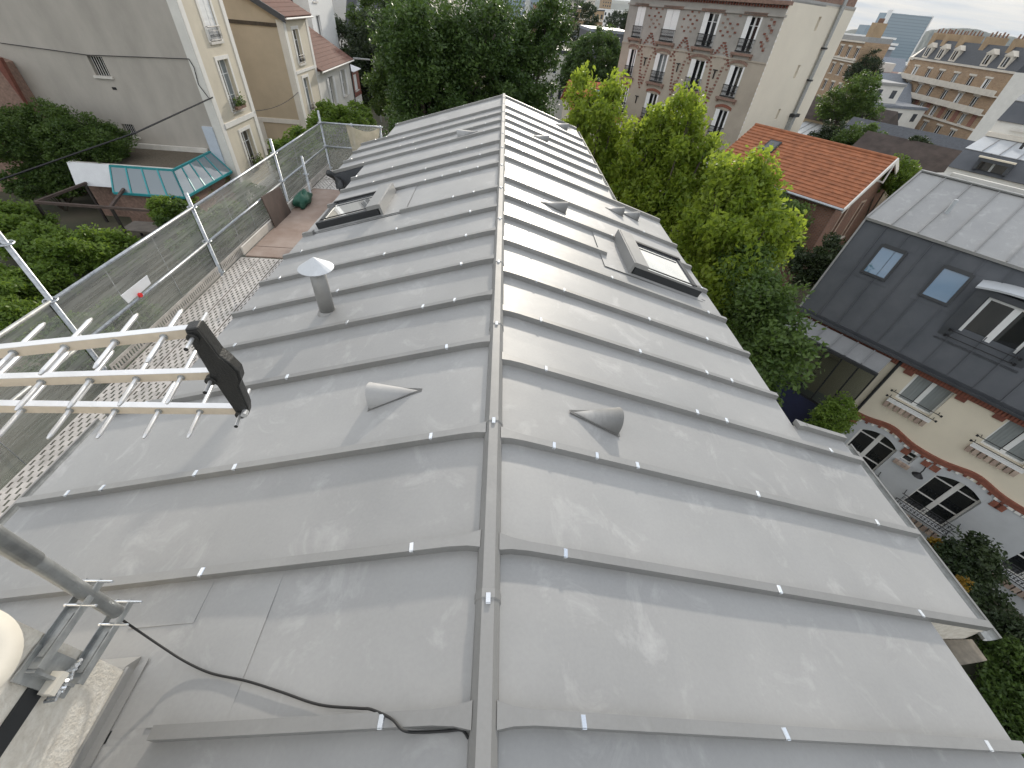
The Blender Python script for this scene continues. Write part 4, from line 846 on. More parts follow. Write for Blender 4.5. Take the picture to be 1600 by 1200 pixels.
def glazed(p00, p10, p01, p11, n, name='glazing'):
    """p0x top edge, p1x bottom edge; n panes with teal bars"""
    p00, p10, p01, p11 = map(Vector, (p00, p10, p01, p11)); b = MB(); nr = (p10-p00).cross(p01-p00).normalized()
    for i in range(n+1): a = p00.lerp(p01, i/n); c = p10.lerp(p11, i/n); b.tube([a, c], .05, 4)
    b.tube([p00, p01], .07, 4); b.tube([p10, p11], .07, 4); f = b.build('frame', 'teal_paint', X, world=True)
    for i in range(n):
        q = [p00.lerp(p01, (i+.06)/n), p00.lerp(p01, (i+.94)/n), p10.lerp(p11, (i+.94)/n), p10.lerp(p11, (i+.06)/n)]
        MB().prism(q, nr*.012).build('pane', 'conserv_glass', f, world=True)
glassy('conserv_glass', (.16, .20, .22), .04, 1.0)
glazed((-19.0, 22.3, 2.68), (-18.7, 21.35, 1.75), (-16.05, 22.3, 2.68), (-15.35, 21.35, 1.75), 4); glazed((-16.05, 22.3, 2.68), (-15.35, 21.35, 1.75), (-16.0, 25.7, 2.68), (-15.15, 25.6, 1.75), 5)
MB().box(-18.7, -15.4, 21.5, 21.6, -.2, 1.7).build('wall', 'brick_dull', X, world=True); MB().box(-15.5, -15.4, 21.6, 25.6, -.2, 1.7).build('wall', 'brick_dull', X, world=True)
pg = thing('pergola', 'dark timber pergola frame in front of the teal conservatory', 'pergola', (-18, 20.5, 0))
for (a, c) in (((-20.6, 19.3, 1.9), (-15.6, 19.2, 1.9)), ((-20.6, 19.3, 1.9), (-20.35, 22.0, 1.9)), ((-17.4, 19.3, 1.9), (-18.3, 21.6, 1.9))): MB().tube([a, c], .075, 4).build('beam', 'old_board', pg, world=True)
for (x, y) in ((-20.6, 19.3), (-15.6, 19.2), (-17.4, 19.3), (-20.35, 21.9)): MB().tube([(x, y, -.1), (x, y, 1.85)], .07, 4).build('post', 'wood_dark', pg, world=True)
o = MB().box(-17.9, -16.4, 19.6, 20.7, .62, .70).build('garden_table', 'terrace'); tag(o, 'plain grey table under the dark pergola', 'table')
for (x, y) in ((-17.8, 19.7), (-16.5, 19.7), (-17.8, 20.6), (-16.5, 20.6)): MB().box(x-.04, x+.04, y-.04, y+.04, 0, .619).build('leg', 'iron', o)
# --- brick outbuilding at the left edge
ob = thing('brick_outbuilding', 'red brick outbuilding end wall with sloping tiled coping at left edge', 'outbuilding', (-25, 25, 0))
pa, pb, pc = atY(-2, 98, 25), atY(33, 156, 25), atY(46, 174, 25)
b = MB(); b.prism([Vector((-34, 25, -.3)), Vector((pc.x, 25, -.3)), Vector((pc.x, 25, pc.z)), Vector((pc.x, 25, pb.z)), Vector((pa.x-.0, 25, pa.z)), Vector((-34, 25, pa.z+3))], Vector((0, .75, 0))); b.build('wall', 'brick_dull', ob, world=True)
b = MB(); b.prism([Vector((pc.x+.1, 24.9, pb.z-.2)), Vector((pc.x+.1, 24.9, pb.z+.15)), Vector((pa.x+.25, 24.9, pa.z+.2)), Vector((pa.x-.15, 24.9, pa.z+.2))], Vector((0, .2, 0))); b.build('coping', 'redbrick_band', ob, world=True)
# --- overhead wires
def wire(label, pts, r, sag=.0):
    P = []
    for i in range(len(pts)-1):
        for k in range(10): u = k/10; q = Vector(pts[i]).lerp(Vector(pts[i+1]), u); q.z -= sag*4*u*(1-u); P.append(q)
    P.append(Vector(pts[-1])); tag(MB().tube(P, r, 5).build('overhead_wire', 'iron'), label, 'wire')
wire('thick overhead cable from corner house down to left picture edge', [atX(332, 152, -14.96), atZ(210, 208, 4.6), atZ(0, 281, 3.4), atZ(-60, 305, 3.2)], .035)
wire('thin cable clipped across the blank grey gable wall', [atY(0, 67, 25.74), atY(137, 86, 25.74), atY(295, 92, 25.74), atY(303, 105, 25.74), atY(310, 132, 25.74), atY(326, 153, 25.74)], .018)
wire('slack wire from corner house to beige house', [atX(400, 173, -14.93), atX(466, 144, -14.93)], .02, .25)
# --- street lamp
lp = thing('street_lamp', 'slim grey street lamp with bent arm in front of dark trees', 'street lamp', (-8.6, 47.0, 0)); lx, ly = -11.6, 49.
q = atY(584, 95, 49.)
lp.location = (q.x, 49, 0); PM[lp.name] = Matrix.Translation(Vector((q.x, 49, 0)))
MB().tube([(0, 0, 0), (0, 0, q.z), (-.15, 0, q.z+.05), (-1.3, 0, q.z+.05)], .07, 7).build('post', 'galv_dull', lp); MB().box(-1.85, -1.25, -.12, .12, q.z, q.z+.11).build('lamp_head', 'galv', lp)
# ================================================================ houses on the right (turned 36 degrees)
A36 = math.radians(36); TX, TY = math.sin(A36), -math.cos(A36); IX, IY = math.cos(A36), math.sin(A36); ROT = math.atan2(TY, TX); GR = -2.7
def rot_thing(name, label, cat, D): return thing(name, label, cat, (D*IX, D*IY, GR), ROT)
def fpt(px, py, D, off=0.):     # local (s, depth, z) where the pixel meets the plane depth=off
    d = ray(px, py); k = (D+off)/(d[0]*IX+d[1]*IY); q = d*k; return Vector((q[0]*TX+q[1]*TY, off, q[2]+ZC-GR))
mat('sill_brick', (.46, .36, .29), .85, var=.2); mat('sill_brick2', (.36, .27, .22), .85, var=.2)
H0 = -GR                         # local z = world z + H0
# --- neighbour with dark mansard
R = rot_thing('mansard_house', 'cream house with dark grey zinc mansard roof at right edge', 'house', 16); FR = Face(R, 0, 0, 1, 0)
ze, zb_, zt_ = 2.80+H0, 5.78+H0, 6.81+H0; S0, S1 = -3.7, 8.0
hU = [(.06, 1.04, 1.46+H0, 2.58+H0), (2.28, 3.28, 1.46+H0, 2.58+H0), (5.0, 6.0, 1.46+H0, 2.58+H0)]
FR.wall('wall', 'render_sand', S0, S1, .36+H0, ze, hU)
hL = [(0.0, 1.14, -1.75+H0, .16+H0), (2.26, 3.46, -1.78+H0, .12+H0), (1.34, 1.62, -.30+H0, .14+H0), (4.9, 6.0, -1.78+H0, .12+H0)]
FR.wall('wall', 'paint_grey', S0, S1, -.2, .36+H0, hL)
for h in hU:
    w = FR.window(*h, depth=.18, mull=.12, curtain=True, sill='paint_white'); b = MB(); o = .16
    for z in (h[2]+.10, h[2]+.32): FR.tube(b, [(h[0]-.18, o, z), (h[1]+.18, o, z)], .012, 6)
    for x in (h[0]-.1, h[1]+.1): FR.tube(b, [(x, -.02, h[2]+.10), (x, o, h[2]+.10)], .01); FR.tube(b, [(x, -.02, h[2]+.32), (x, o, h[2]+.32)], .01)
    for x in (h[0]-.18, h[1]+.18):
        for z in (h[2]+.10, h[2]+.32): FR.box(b, x-.025, x+.025, o-.025, o+.025, z-.025, z+.025)
    b.build('railing', 'iron', w); n = 8
    for k in range(n): x = h[0]-.1+(h[1]-h[0]+.2)*k/n; FR.bx('brick', 'sill_brick' if k % 2 else 'sill_brick2', x, x+.105, 0, .11, h[2]-.30, h[2]-.105, w)
for i, h in enumerate(hL):
    if i == 2: FR.window(*h, depth=.12, fw=.03, cols=1, bars=(.5,), frame='trim_white', sill=None); continue
    w = FR.window(*h, depth=.2, bars=(.36, .78), mull=.13, frame='trim_white', sill='paint_grey')
    for sg_ in (0, 1):          # arched head: masonry fills the upper corners
        b = MB(); f = lambda u: h[3]-.24*(1-2*u)**2; n = 6; X_ = lambda u: h[0]+(h[1]-h[0])*(u if sg_ == 0 else 1-u)
        for i_ in range(n):
            u0, u1 = .5*i_/n, .5*(i_+1)/n; p = [(u0, f(u0)), (u1, f(u1))]
            if h[3]-p[1][1] < .004: continue
            b.hexa([FR.P(X_(u0), -.004, p[0][1]), FR.P(X_(u1), -.004, p[1][1]), FR.P(X_(u1), -.195, p[1][1]), FR.P(X_(u0), -.195, p[0][1]), FR.P(X_(u0), -.004, h[3]-.001), FR.P(X_(u1), -.004, h[3]-.001), FR.P(X_(u1), -.195, h[3]-.001), FR.P(X_(u0), -.195, h[3]-.001)])
        b.build('arch_spandrel', 'paint_grey', w)
    b = MB(); o = .28; z0 = h[2]+.02
    for z in (z0+.12, z0+.34, z0+.62): FR.tube(b, [(h[0]-.2, o, z), (h[1]+.2, o, z)], .013, 6)
    for k in range(15):
        x = h[0]-.1+(h[1]-h[0]+.2)*k/14; FR.tube(b, [(x, o, z0+.12), (x, o, z0+.62)], .008, 4)
        if k < 14: b.torus(FR.P(x+.045, o, z0+.23), FR.n, .04, .008, 8, 4); b.torus(FR.P(x+.045, o, z0+.48), FR.n, .045, .008, 8, 4)
    for x in (h[0]-.15, h[1]+.15): FR.tube(b, [(x, -.02, z0+.62), (x, o, z0+.62)], .012); FR.tube(b, [(x, -.02, z0+.12), (x, o, z0+.12)], .012)
    b.build('railing', 'iron', w)
    for k in range(9): x = h[0]-.15+(h[1]-h[0]+.3)*k/9; FR.bx('brick', 'sill_brick' if k % 2 else 'sill_brick2', x, x+.12, 0.012, .13, h[2]-.32, h[2]-.11, w)
for k in range(4): FR.bx('brick', 'sill_brick' if k % 2 else 'sill_brick2', 1.26+.11*k, 1.36+.11*k, .0, .1, -.45+H0, -.32+H0)
# wavy brick string course riding over the arched windows, with pale dentils
def wave(s_): return .33+H0+.20*math.exp(-((s_-.57)/.52)**2)+.20*math.exp(-((s_-2.86)/.55)**2)+.20*math.exp(-((s_-5.45)/.55)**2)-.06
N = 90; xs = [-.55+(7.6)*i/N for i in range(N+1)]
b = MB()
for i in range(N):
    for (o0, o1, d0, d1) in ((-.01, .05, 0, .13), (.0501, .075, .13, .19)):
        z = [wave(xs[i]), wave(xs[i+1])]; b.hexa([FR.P(xs[i], o1, z[0]+d0), FR.P(xs[i+1], o1, z[1]+d0), FR.P(xs[i+1], -.01, z[1]+d0), FR.P(xs[i], -.01, z[0]+d0), FR.P(xs[i], o1, z[0]+d1), FR.P(xs[i+1], o1, z[1]+d1), FR.P(xs[i+1], -.01, z[1]+d1), FR.P(xs[i], -.01, z[0]+d1)])
b.build('brick_string_course', 'arch_brick', R)
for i in range(0, N, 2):
    x0, x1 = xs[i], xs[i]+.075; z = wave((x0+x1)/2)-.085
    if x0 > 3.75: x1 = x0+.13
    FR.bx('dentil_brick', 'trim_white' if i % 4 == 0 or x0 > 3.75 else 'redbrick_band', x0, x1, 0, .045, z, z+.08)
for x in (-.42, 1.2, 1.78, 2.02, 3.55, 3.68): FR.bx('brick_block', 'arch_brick', x, x+.2, 0, .035, -.02+H0, .19+H0)
b = MB(); FR.box(b, S0, S1, 0, .07, ze-.26, ze-.02); b.build('brick_frieze', 'redbrick_band', R); b = MB()
for k in range(int((S1-S0)/.085)): x = S0+.085*k; FR.box(b, x, x+.055, .0705, .10, ze-.24, ze-.04)
o = b.build('frieze_bricks', 'arch_brick', R); o['kind'] = 'stuff'
for h in hU:
    for x in (h[0]-.30, h[1]+.06): FR.bx('brick_block', 'redbrick_band', x, x+.24, 0, .06, ze-.40, ze-.262)
FR.tube(MB(), [(-.45, .09, ze-.1), (-.45, .09, -.2)], .045, 8).build('downpipe', 'frame_dark', R)
wl_ = MB(); c = FR.P(1.95, .25, -.28+H0); wl_.tube([FR.P(1.95, 0, -.05+H0), FR.P(1.95, .22, -.05+H0), FR.P(1.95, .25, -.2+H0)], .018, 6); wl_.tube([FR.P(1.95, .25, -.18+H0), FR.P(1.95, .25, -.30+H0)], [.03, .16], 12); wl_.build('wall_lamp', 'iron', R)
# side and back walls
FRS = Face(R, S0, 9, 0, -1)
b = MB(); b.add([FRS.P(0, 0, -.2), FRS.P(9, 0, -.2), FRS.P(9, 0, ze), FRS.P(8, 0, zb_-.05), FRS.P(5.1, 0, zt_-.05), FRS.P(0, 0, zt_-.6)], [(0, 1, 2, 3, 4, 5)]); b.build('wall', 'render_white', R)
MB().box(S0, S1, 8.9, 9, -.2, zt_-.6).build('wall', 'render_white', R); MB().box(S1, S1+.05, 0, 9, -.2, zt_-.6).build('wall', 'render_white', R)
# mansard: trays with standing seams
def tray_slope(P, owner, s0, s1, A_, B_, m, mseam, w, skip=(), lift=.02, name='zinc_sheet'):
    """trays between s0..s1 on the slope from A_=(y,z) to B_=(y,z)"""
    n = max(1, round((s1-s0)/w)); up = Vector((0, -(B_[1]-A_[1]), B_[0]-A_[0])).normalized()
    for k in range(n):
        a0, a1 = s0+(s1-s0)*k/n, s0+(s1-s0)*(k+1)/n; q = [Vector((a0+.006, A_[0], A_[1])), Vector((a1-.006, A_[0], A_[1])), Vector((a1-.006, B_[0], B_[1])), Vector((a0+.006, B_[0], B_[1]))]
        MB().prism([p-up*.02 for p in q], up*.02).build(name, m, owner)
        if k: MB().prism([Vector((a0-.011, A_[0], A_[1])), Vector((a0+.011, A_[0], A_[1])), Vector((a0+.011, B_[0], B_[1])), Vector((a0-.011, B_[0], B_[1]))], up*.045).build('standing_seam', mseam, owner)
Aa, Bb, Tt = (-.12, ze+.10), (1.0, zb_), (3.87, zt_)
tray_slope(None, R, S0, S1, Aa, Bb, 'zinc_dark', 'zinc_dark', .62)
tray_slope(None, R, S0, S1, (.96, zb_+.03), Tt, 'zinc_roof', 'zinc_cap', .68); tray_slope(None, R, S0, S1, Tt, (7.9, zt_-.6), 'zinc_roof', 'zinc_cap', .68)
MB().box(S0, S1, .90, 1.0, zb_-.03, zb_+.045).build('break_trim', 'zinc_cap', R); MB().box(S0-.05, S0, .95, 4, zb_, zb_+.02)
MB().box(S0, S1, -.26, -.10, ze-.02, ze+.02).build('gutter', 'zinc_dark', R); MB().box(S0, S1, -.27, -.255, ze+.02, ze+.07).build('gutter_lip', 'zinc_dark', R); MB().box(S0, S1, -.13, -.09, ze+.021, ze+.13).build('gutter_board', 'zinc_dark', R)
MB().box(S0-.03, S1, 3.8, 3.95, zt_+.01, zt_+.05).build('ridge_trim', 'zinc_cap', R)
b = MB(); b.prism([Vector((S0-.03, Aa[0], Aa[1])), Vector((S0-.03, Bb[0], Bb[1])), Vector((S0-.03, Tt[0], Tt[1])), Vector((S0-.03, Tt[0], Tt[1]+.06)), Vector((S0-.03, Bb[0]-.03, Bb[1]+.07)), Vector((S0-.03, Aa[0]-.06, Aa[1]+.03))], (.05, 0, 0)); b.build('verge_trim', 'zinc_cap', R)
MB().tube([(-2.2, 2.2, zb_+.4), (-2.2, 2.2, zb_+.85)], .055, 10).build('vent_pipe', 'zinc_pale', R)
du = (Vector((0, *Bb))-Vector((0, *Aa))); du.normalize(); dn = Vector((0, -du.z, du.y))
def rwin(s0, s1, z0, z1):
    def P(s_, z, h): y = Aa[0]+(z-Aa[1])/(Bb[1]-Aa[1])*(Bb[0]-Aa[0]); return Vector((s_, y, z))+dn*h
    def bar(b, a0, a1, q0, q1, h0, h1): b.hexa([P(a0, q0, h0), P(a1, q0, h0), P(a1, q1, h0), P(a0, q1, h0), P(a0, q0, h1), P(a1, q0, h1), P(a1, q1, h1), P(a0, q1, h1)])
    b = MB(); f = .07; bar(b, s0-f, s0, z0-f, z1+f, 0, .07); bar(b, s1, s1+f, z0-f, z1+f, 0, .07); bar(b, s0, s1, z0-f, z0, 0, .065); bar(b, s0, s1, z1, z1+f*1.4, 0, .08); w = b.build('roof_window', 'frame_dark', R)
    b = MB(); bar(b, s0, s1, z0, z1, .03, .045); b.build('pane', 'sky_reflect_glass', w); b = MB(); bar(b, s0-.2, s1+.2, z0-.2, z0-f-.002, .004, .012); b.build('flashing', 'zinc_dark', w); b = MB(); bar(b, s0-.2, s1+.2, z1+f*1.4+.002, z1+.55, .004, .010); b.build('flashing', 'zinc_dark', w)
rwin(-2.83, -2.25, 4.50+H0, 5.22+H0); rwin(-1.22, -.62, 4.50+H0, 5.24+H0)
# dormer with white French window
dz0, dz1 = 3.80+H0, 5.12+H0; FD = Face(R, 0, .22, 1, 0)
b = MB(); FD.box(b, -.30, .0, -.75, .0, dz0-.1, dz1+.16); FD.box(b, 1.32, 1.62, -.75, 0, dz0-.1, dz1+.16); FD.box(b, 0, 1.32, -.75, 0, dz1+.0, dz1+.16); FD.box(b, -.3, 1.62, -.75, .06, dz0-.16, dz0-.101)
dm = b.build('dormer', 'zinc_dark', R)
b = MB(); n = 10
for i in range(n):
    u0, u1 = i/n, (i+1)/n; f = lambda u: dz1+.17+.13*(1-(2*u-1)**2); x0, x1 = -.36+2.04*u0, -.36+2.04*u1
    b.hexa([FD.P(x0, .1, f(u0)-.05), FD.P(x1, .1, f(u1)-.05), FD.P(x1, -1.0, f(u1)-.05), FD.P(x0, -1.0, f(u0)-.05), FD.P(x0, .1, f(u0)), FD.P(x1, .1, f(u1)), FD.P(x1, -1.0, f(u1)), FD.P(x0, -1.0, f(u0))])
b.build('dormer_roof', 'zinc_pale', dm); w = FD.window(.02, 1.30, dz0-.08, dz1-.01, depth=.10, mull=.15, fw=.075, sill=None); b = MB()
for z in (dz0+.04, dz0+.22):
    FD.tube(b, [(-.12, .1, z), (1.44, .1, z)], .012)
    for x in (-.12, 1.44): FD.box(b, x-.03, x+.03, .07, .13, z-.03, z+.03); FD.tube(b, [(x*.92+.05, -.02, z), (x*.92+.05, .1, z)], .01)
b.build('railing', 'iron', w)
# glazed veranda against the house
V = rot_thing('veranda', 'lean-to glazed veranda with zinc roof beside the mansard house', 'veranda', 16); vz0, vz1, vo = ze-.08, ze-.34, -.92; v0, v1 = -3.62, -.66
tray_slope(None, V, v0, v1, (vo, vz1), (-.28, vz0), 'zinc_mid', 'zinc_mid', .49); MB().box(v0-.02, v1+.02, vo-.10, vo-.005, vz1-.09, vz1-.0).build('gutter', 'frame_dark', V)
m = bpy.data.materials.new('veranda_glass'); m.use_nodes = True; t_ = m.node_tree; bs = t_.nodes['Principled BSDF']; bs.inputs['Base Color'].default_value = (.02, .022, .02, 1); bs.inputs['Roughness'].default_value = .04; tp = t_.nodes.new('ShaderNodeBsdfTransparent'); tp.inputs[0].default_value = (.7, .72, .68, 1); mxs = t_.nodes.new('ShaderNodeMixShader'); mxs.inputs[0].default_value = .25; t_.links.new(tp.outputs[0], mxs.inputs[1]); t_.links.new(bs.outputs[0], mxs.inputs[2]); t_.links.new(mxs.outputs[0], t_.nodes['Material Output'].inputs[0]); MATS['veranda_glass'] = m
FV = Face(V, 0, vo+.04, 1, 0); b = MB()
for k in range(7): x = v0+(v1-v0)*k/6; FV.box(b, x-.022, x+.022, -.04, .0, 0.42+H0, vz1-.1)
for z in (.42+H0, vz1-.16): FV.box(b, v0, v1, -.035, -.002, z, z+.06)
fr = b.build('frame', 'iron', V)
for k in range(6): x = v0+(v1-v0)*k/6; FV.bx('pane', 'veranda_glass', x+.022, x+(v1-v0)/6-.022, -.025, -.018, .48+H0, vz1-.16, fr)
FV.bx('base_wall', 'navy', v0, v1, -.10, .02, -.2, .41+H0); MB().box(v0, v0+.04, vo+.05, -.02, .48+H0, vz1-.15).build('pane', m, V); MB().box(v0-.03, v0+.0, vo+.0, -.02, -.2, .47+H0).build('base_wall', 'navy', V)
FV.bx('door', 'render_sand', -2.05, -1.7, -.6, -.5, 0.45+H0, 1.9+H0); b = MB()
for k in range(4): FV.tube(b, [(-3.0, -.35, .55+H0+.2*k), (-1.9, -.55, .75+H0+.2*k)], .012)
b.build('stair_rail', 'iron', V)
# --- orange-roofed brick house
E = rot_thing('orange_roof_house', 'brick house with ribbed orange tiled roof beside pale apartment wall', 'house', 30); FE = Face(E, 0, 0, 1, 0); e0, e1 = -16.2, -8.15; ez, rz_ = 2.80+H0, 4.82+H0; dp = 7.4
FE.wall('wall', 'brick_house', e0, e1, -.3, ez, [(-15, -14, 3, 4.6), (-12, -11, 3, 4.6)])
for h in ((-15, -14, 3, 4.6), (-12, -11, 3, 4.6)): FE.window(*h)
FES = Face(E, e1, 0, 0, 1); hs = [(1.6, 2.1, 2.6, 4.9), (4.1, 4.6, 2.7, 4.9)]
FES.wall('wall', 'brick_house', 0, dp, -.3, ez, hs, .15)
for h in hs: FES.window(*h, depth=.12, cols=1, frame='sill_stone', surround='sill_brick')
b = MB(); b.add([FES.P(0, 0, ez), FES.P(dp, 0, ez), FES.P(dp/2, 0, rz_-.1)], [(0, 1, 2)]); b.build('gable', 'brick_house', E)
MB().box(e0, e0+.05, 0, dp, -.3, ez).build('wall', 'brick_house', E); MB().box(e0+.05, e1-.05, dp-.05, dp, -.3, ez).build('wall', 'brick_house', E)
ys0, yr = -.45, dp/2; sl = (rz_-ez+.12)/(yr-ys0); rows = 16
for side in (0, 1):
    for k in range(rows):
        y0 = ys0+(yr-ys0)*k/rows; y1 = ys0+(yr-ys0)*(k+1.12)/rows; z0 = ez-.12+(y0-ys0)*sl; z1 = ez-.12+(y1-ys0)*sl; m2 = lambda y: y if side == 0 else dp-y; b = MB()
        pr = [(e0-.3, m2(y0), z0+.02), (e1+.45, m2(y0), z0+.02), (e1+.45, m2(y1), z1), (e0-.3, m2(y1), z1), (e0-.3, m2(y0), z0+.085), (e1+.45, m2(y0), z0+.085), (e1+.45, m2(y1), z1+.02), (e0-.3, m2(y1), z1+.02)]
        b.hexa(pr); b.build('tile_course', 'tile_orange', E)
MB().tube([(e0-.3, yr, rz_+.05), (e1+.45, yr, rz_+.05)], .10, 8).build('ridge_tiles', 'tile_orange', E)
b = MB()
for side in (0, 1):
    m2 = lambda y: y if side == 0 else dp-y; b.hexa([(e1+.46, m2(ys0), ez-.30), (e1+.53, m2(ys0), ez-.30), (e1+.53, m2(yr), rz_-.16), (e1+.46, m2(yr), rz_-.16), (e1+.46, m2(ys0), ez-.05), (e1+.53, m2(ys0), ez-.05), (e1+.53, m2(yr), rz_+.12), (e1+.46, m2(yr), rz_+.12)])
b.build('bargeboard', 'trim_white', E); MB().tube([(e0-.3, ys0-.07, ez-.14), (e1+.5, ys0-.07, ez-.14)], .075, 8).build('gutter', 'galv', E)
b = MB(); b.tube([(e1+.49, yr, rz_-.15), (e1+.49, yr, rz_-1.25)], .05, 6); b.tube([(e1+.05, yr, rz_-1.2), (e1+.49, yr, rz_-1.2)], .05, 6); b.tube([(e1+.1, 1.2, ez-.2), (e1+.49, 1.2, ez+.55)], .04, 5); b.build('gable_bracket', 'trim_white', E)
def erw(s0, s1, y0, y1):
    b = MB(); f = lambda y: ez-.12+(y-ys0)*sl+.075
    b.hexa([(s0, y0, f(y0)), (s1, y0, f(y0)), (s1, y1, f(y1)), (s0, y1, f(y1)), (s0, y0, f(y0)+.08), (s1, y0, f(y0)+.08), (s1, y1, f(y1)+.08), (s0, y1, f(y1)+.08)]); w = b.build('roof_window', 'frame_dark', E); b = MB()
    b.hexa([(s0+.1, y0+.1, f(y0+.1)+.081), (s1-.1, y0+.1, f(y0+.1)+.081), (s1-.1, y1-.1, f(y1-.1)+.081), (s0+.1, y1-.1, f(y1-.1)+.081), (s0+.1, y0+.1, f(y0+.1)+.09), (s1-.1, y0+.1, f(y0+.1)+.09), (s1-.1, y1-.1, f(y1-.1)+.09), (s0+.1, y1-.1, f(y1-.1)+.09)]); b.build('pane', 'glass', w)
erw(-14.6, -13.8, 1.7, 2.7)
# --- grey-brick apartment block
D = rot_thing('apartment_block', 'grey-beige apartment block with red brick ornament and iron balconies', 'apartment block', 40); FDk = Face(D, 0, 0, 1, 0); d0, d1 = -35.6, -20.6; zT = 1.22+ZC+H0
def zz_(r): return r+ZC+H0
cols = [(-34.05, .50), (-30.5, .72), (-26.55, .78), (-22.85, .64)]; rows_ = [(-1.78, .42), (-4.75, -2.62), (-7.72, -5.62), (-10.7, -8.6), (-13.6, -11.6)]
hD = []
for r, (q0, q1) in enumerate(rows_):
    for c_, (s_, hw_) in enumerate(cols):
        if r == 4: continue
        hD.append((s_-hw_, s_+hw_, zz_(q0), zz_(q1), r, c_))
FDk.wall('wall', 'stucco_d_top', d0, d1, zz_(-2.2), zT, [h for h in hD if h[4] == 0], .3); FDk.wall('wall', 'stucco_d', d0, d1, 0-.5, zz_(-2.2), [h for h in hD if h[4] > 0], .3)
for h in hD:
    r, c_ = h[4], h[5]; cl_ = (r == 0 and c_ in (0, 1)) or (r == 3)
    w = FDk.window(*h[:4], depth=.24, fw=.09, mull=.14, bars=(.74,) if r == 0 and c_ > 1 else (), rail='heavy', railh=.82, arch=None if r == 0 else ('arch_brick' if r in (2, 3) else 'brick_dull'), shut='half', closed=cl_, curtain=(r == 1 and c_ == 1), sill=None)
    FDk.bx('sill', 'brick_dull', h[0]-.3, h[1]+.3, -.1, .22, h[2]-.20, h[2]-.03, w)
    for x in (h[0]-.25, h[1]+.1): FDk.bx('corbel', 'brick_dull', x, x+.16, 0, .14, h[2]-.36, h[2]-.201, w)
    if r == 0: FDk.bx('lintel', 'brick_dull', h[0]-.3, h[1]+.35, -.02, .12, h[3]+.02, h[3]+.2, w)
FDk.bx('cornice', 'stucco_d_top', d0-.1, d1+.1, -.1, .12, zT-.75, zT-.62); FDk.bx('cornice', 'brick_dull', d0-.15, d1+.2, -.1, .32, zT-.1, zT+.12); FDk.bx('string_course', 'stucco_d', d0, d1, -.05, .05, zz_(-2.28), zz_(-2.18))
for k in range(60): x = d0+.1+k*.25; FDk.bx('dentil_brick', 'redbrick_band', x, x+.13, .0, .12, zT-.28, zT-.13)
# lozenge and herringbone ornament in proud red bricks between the windows
bk = MB(); FDk.box(bk, -.10, .10, .0, .035, -.06, .06); BK = bk.mesh('brick'); BK.materials.append(M('redbrick_band')); BK2 = bk.mesh('brick'); BK2.materials.append(M('brick_dull'))
cnt = 0
def ob_brick(s_, z, tone):
    global cnt
    if cnt >= 300: return
    o = link('brick', BK if tone else BK2, D); o.location = (s_, 0, z); cnt += 1
mids = [-32.3, -28.5, -24.7]
for mi in mids:
    for k in range(9):          # inverted V below top row
        ob_brick(mi-.12*k-.06, zz_(-1.35)-.17*k, 1); ob_brick(mi+.12*k+.06, zz_(-1.35)-.17*k, 1)
        if k % 2 == 0: ob_brick(mi-.12*k, zz_(-1.62)-.17*k, 0); ob_brick(mi+.12*k, zz_(-1.62)-.17*k, 0)
    for k in range(10): ob_brick(mi-.55+.04*k, zz_(-2.9)-.24*k, 1); ob_brick(mi+.55-.04*k, zz_(-2.9)-.24*k, k % 2)
    for k in range(6): ob_brick(mi+random.uniform(-.1, .1), zz_(-4.4)-.2*k, k % 2)
    for i in range(5):
        for j in range(6):
            if (i+j) % 2 == 0 and random.random() < .85: ob_brick(mi-.7+.33*i, zz_(.35)-.25*j, 0 if random.random() < .6 else 1)
for k in range(16): ob_brick(d1-.5-.07*random.random()*8, zz_(.3)-.12*k, k % 2)
for mi in mids:                 # iron wall anchors
    for z in (-3.4, -6.4, -9.4): b = MB(); FDk.box(b, mi-.22, mi+.22, .04, .08, zz_(z)+.25, zz_(z)+.32); FDk.box(b, mi-.05, mi+.05, .04, .08, zz_(z)-.3, zz_(z)+.249); b.build('wall_anchor', 'iron', D)
FS = Face(D, d1, 0, 0, 1); hS = [(5.35, 5.75, zz_(-.1), zz_(.75)), (5.3, 5.7, zz_(-3.2), zz_(-2.3)), (5.2, 5.6, zz_(-6.2), zz_(-5.4))]
FS.wall('wall', 'wall_ivory', 0, 11.2, -.5, zT+.2, hS, .25)
for h in hS: FS.bx('window', 'stone_pale', h[0], h[1], -.24, -.2, h[2], h[3])
for k in range(46): z = zz_(.7)-.33*k; FS.bx('toothing_brick', 'trim_white', -.03, .14 if k % 2 else .08, 0.0, .02, z, z+.16)
b = MB(); FS.box(b, 7.9, 8.45, 0, .34, zz_(-9), zz_(-6.1)); FS.tube(b, [(8.2, .2, zz_(-6.1)), (8.2, .2, zT+1.3)], .16, 8); b.build('flue', 'galv_dull', D)
FS.bx('flue_collar', 'frame_dark', 7.75, 8.8, .0, .45, zz_(-6.1), zz_(-5.85))
for z in (-1.2, -3.4): FS.bx('flue_clamp', 'frame_dark', 8.0, 8.4, 0, .38, zz_(z), zz_(z)+.12)
MB().box(d0, d1, .15, 11.2, zT+.1, zT+.35).build('roof', 'zinc_roof', D)
MB().box(d0, d0+.05, 0, 11, -.5, zT).build('wall', 'stucco_d', D); MB().box(d0+.05, d1-.05, 11.1, 11.15, -.5, zT).build('wall', 'stucco_d', D)
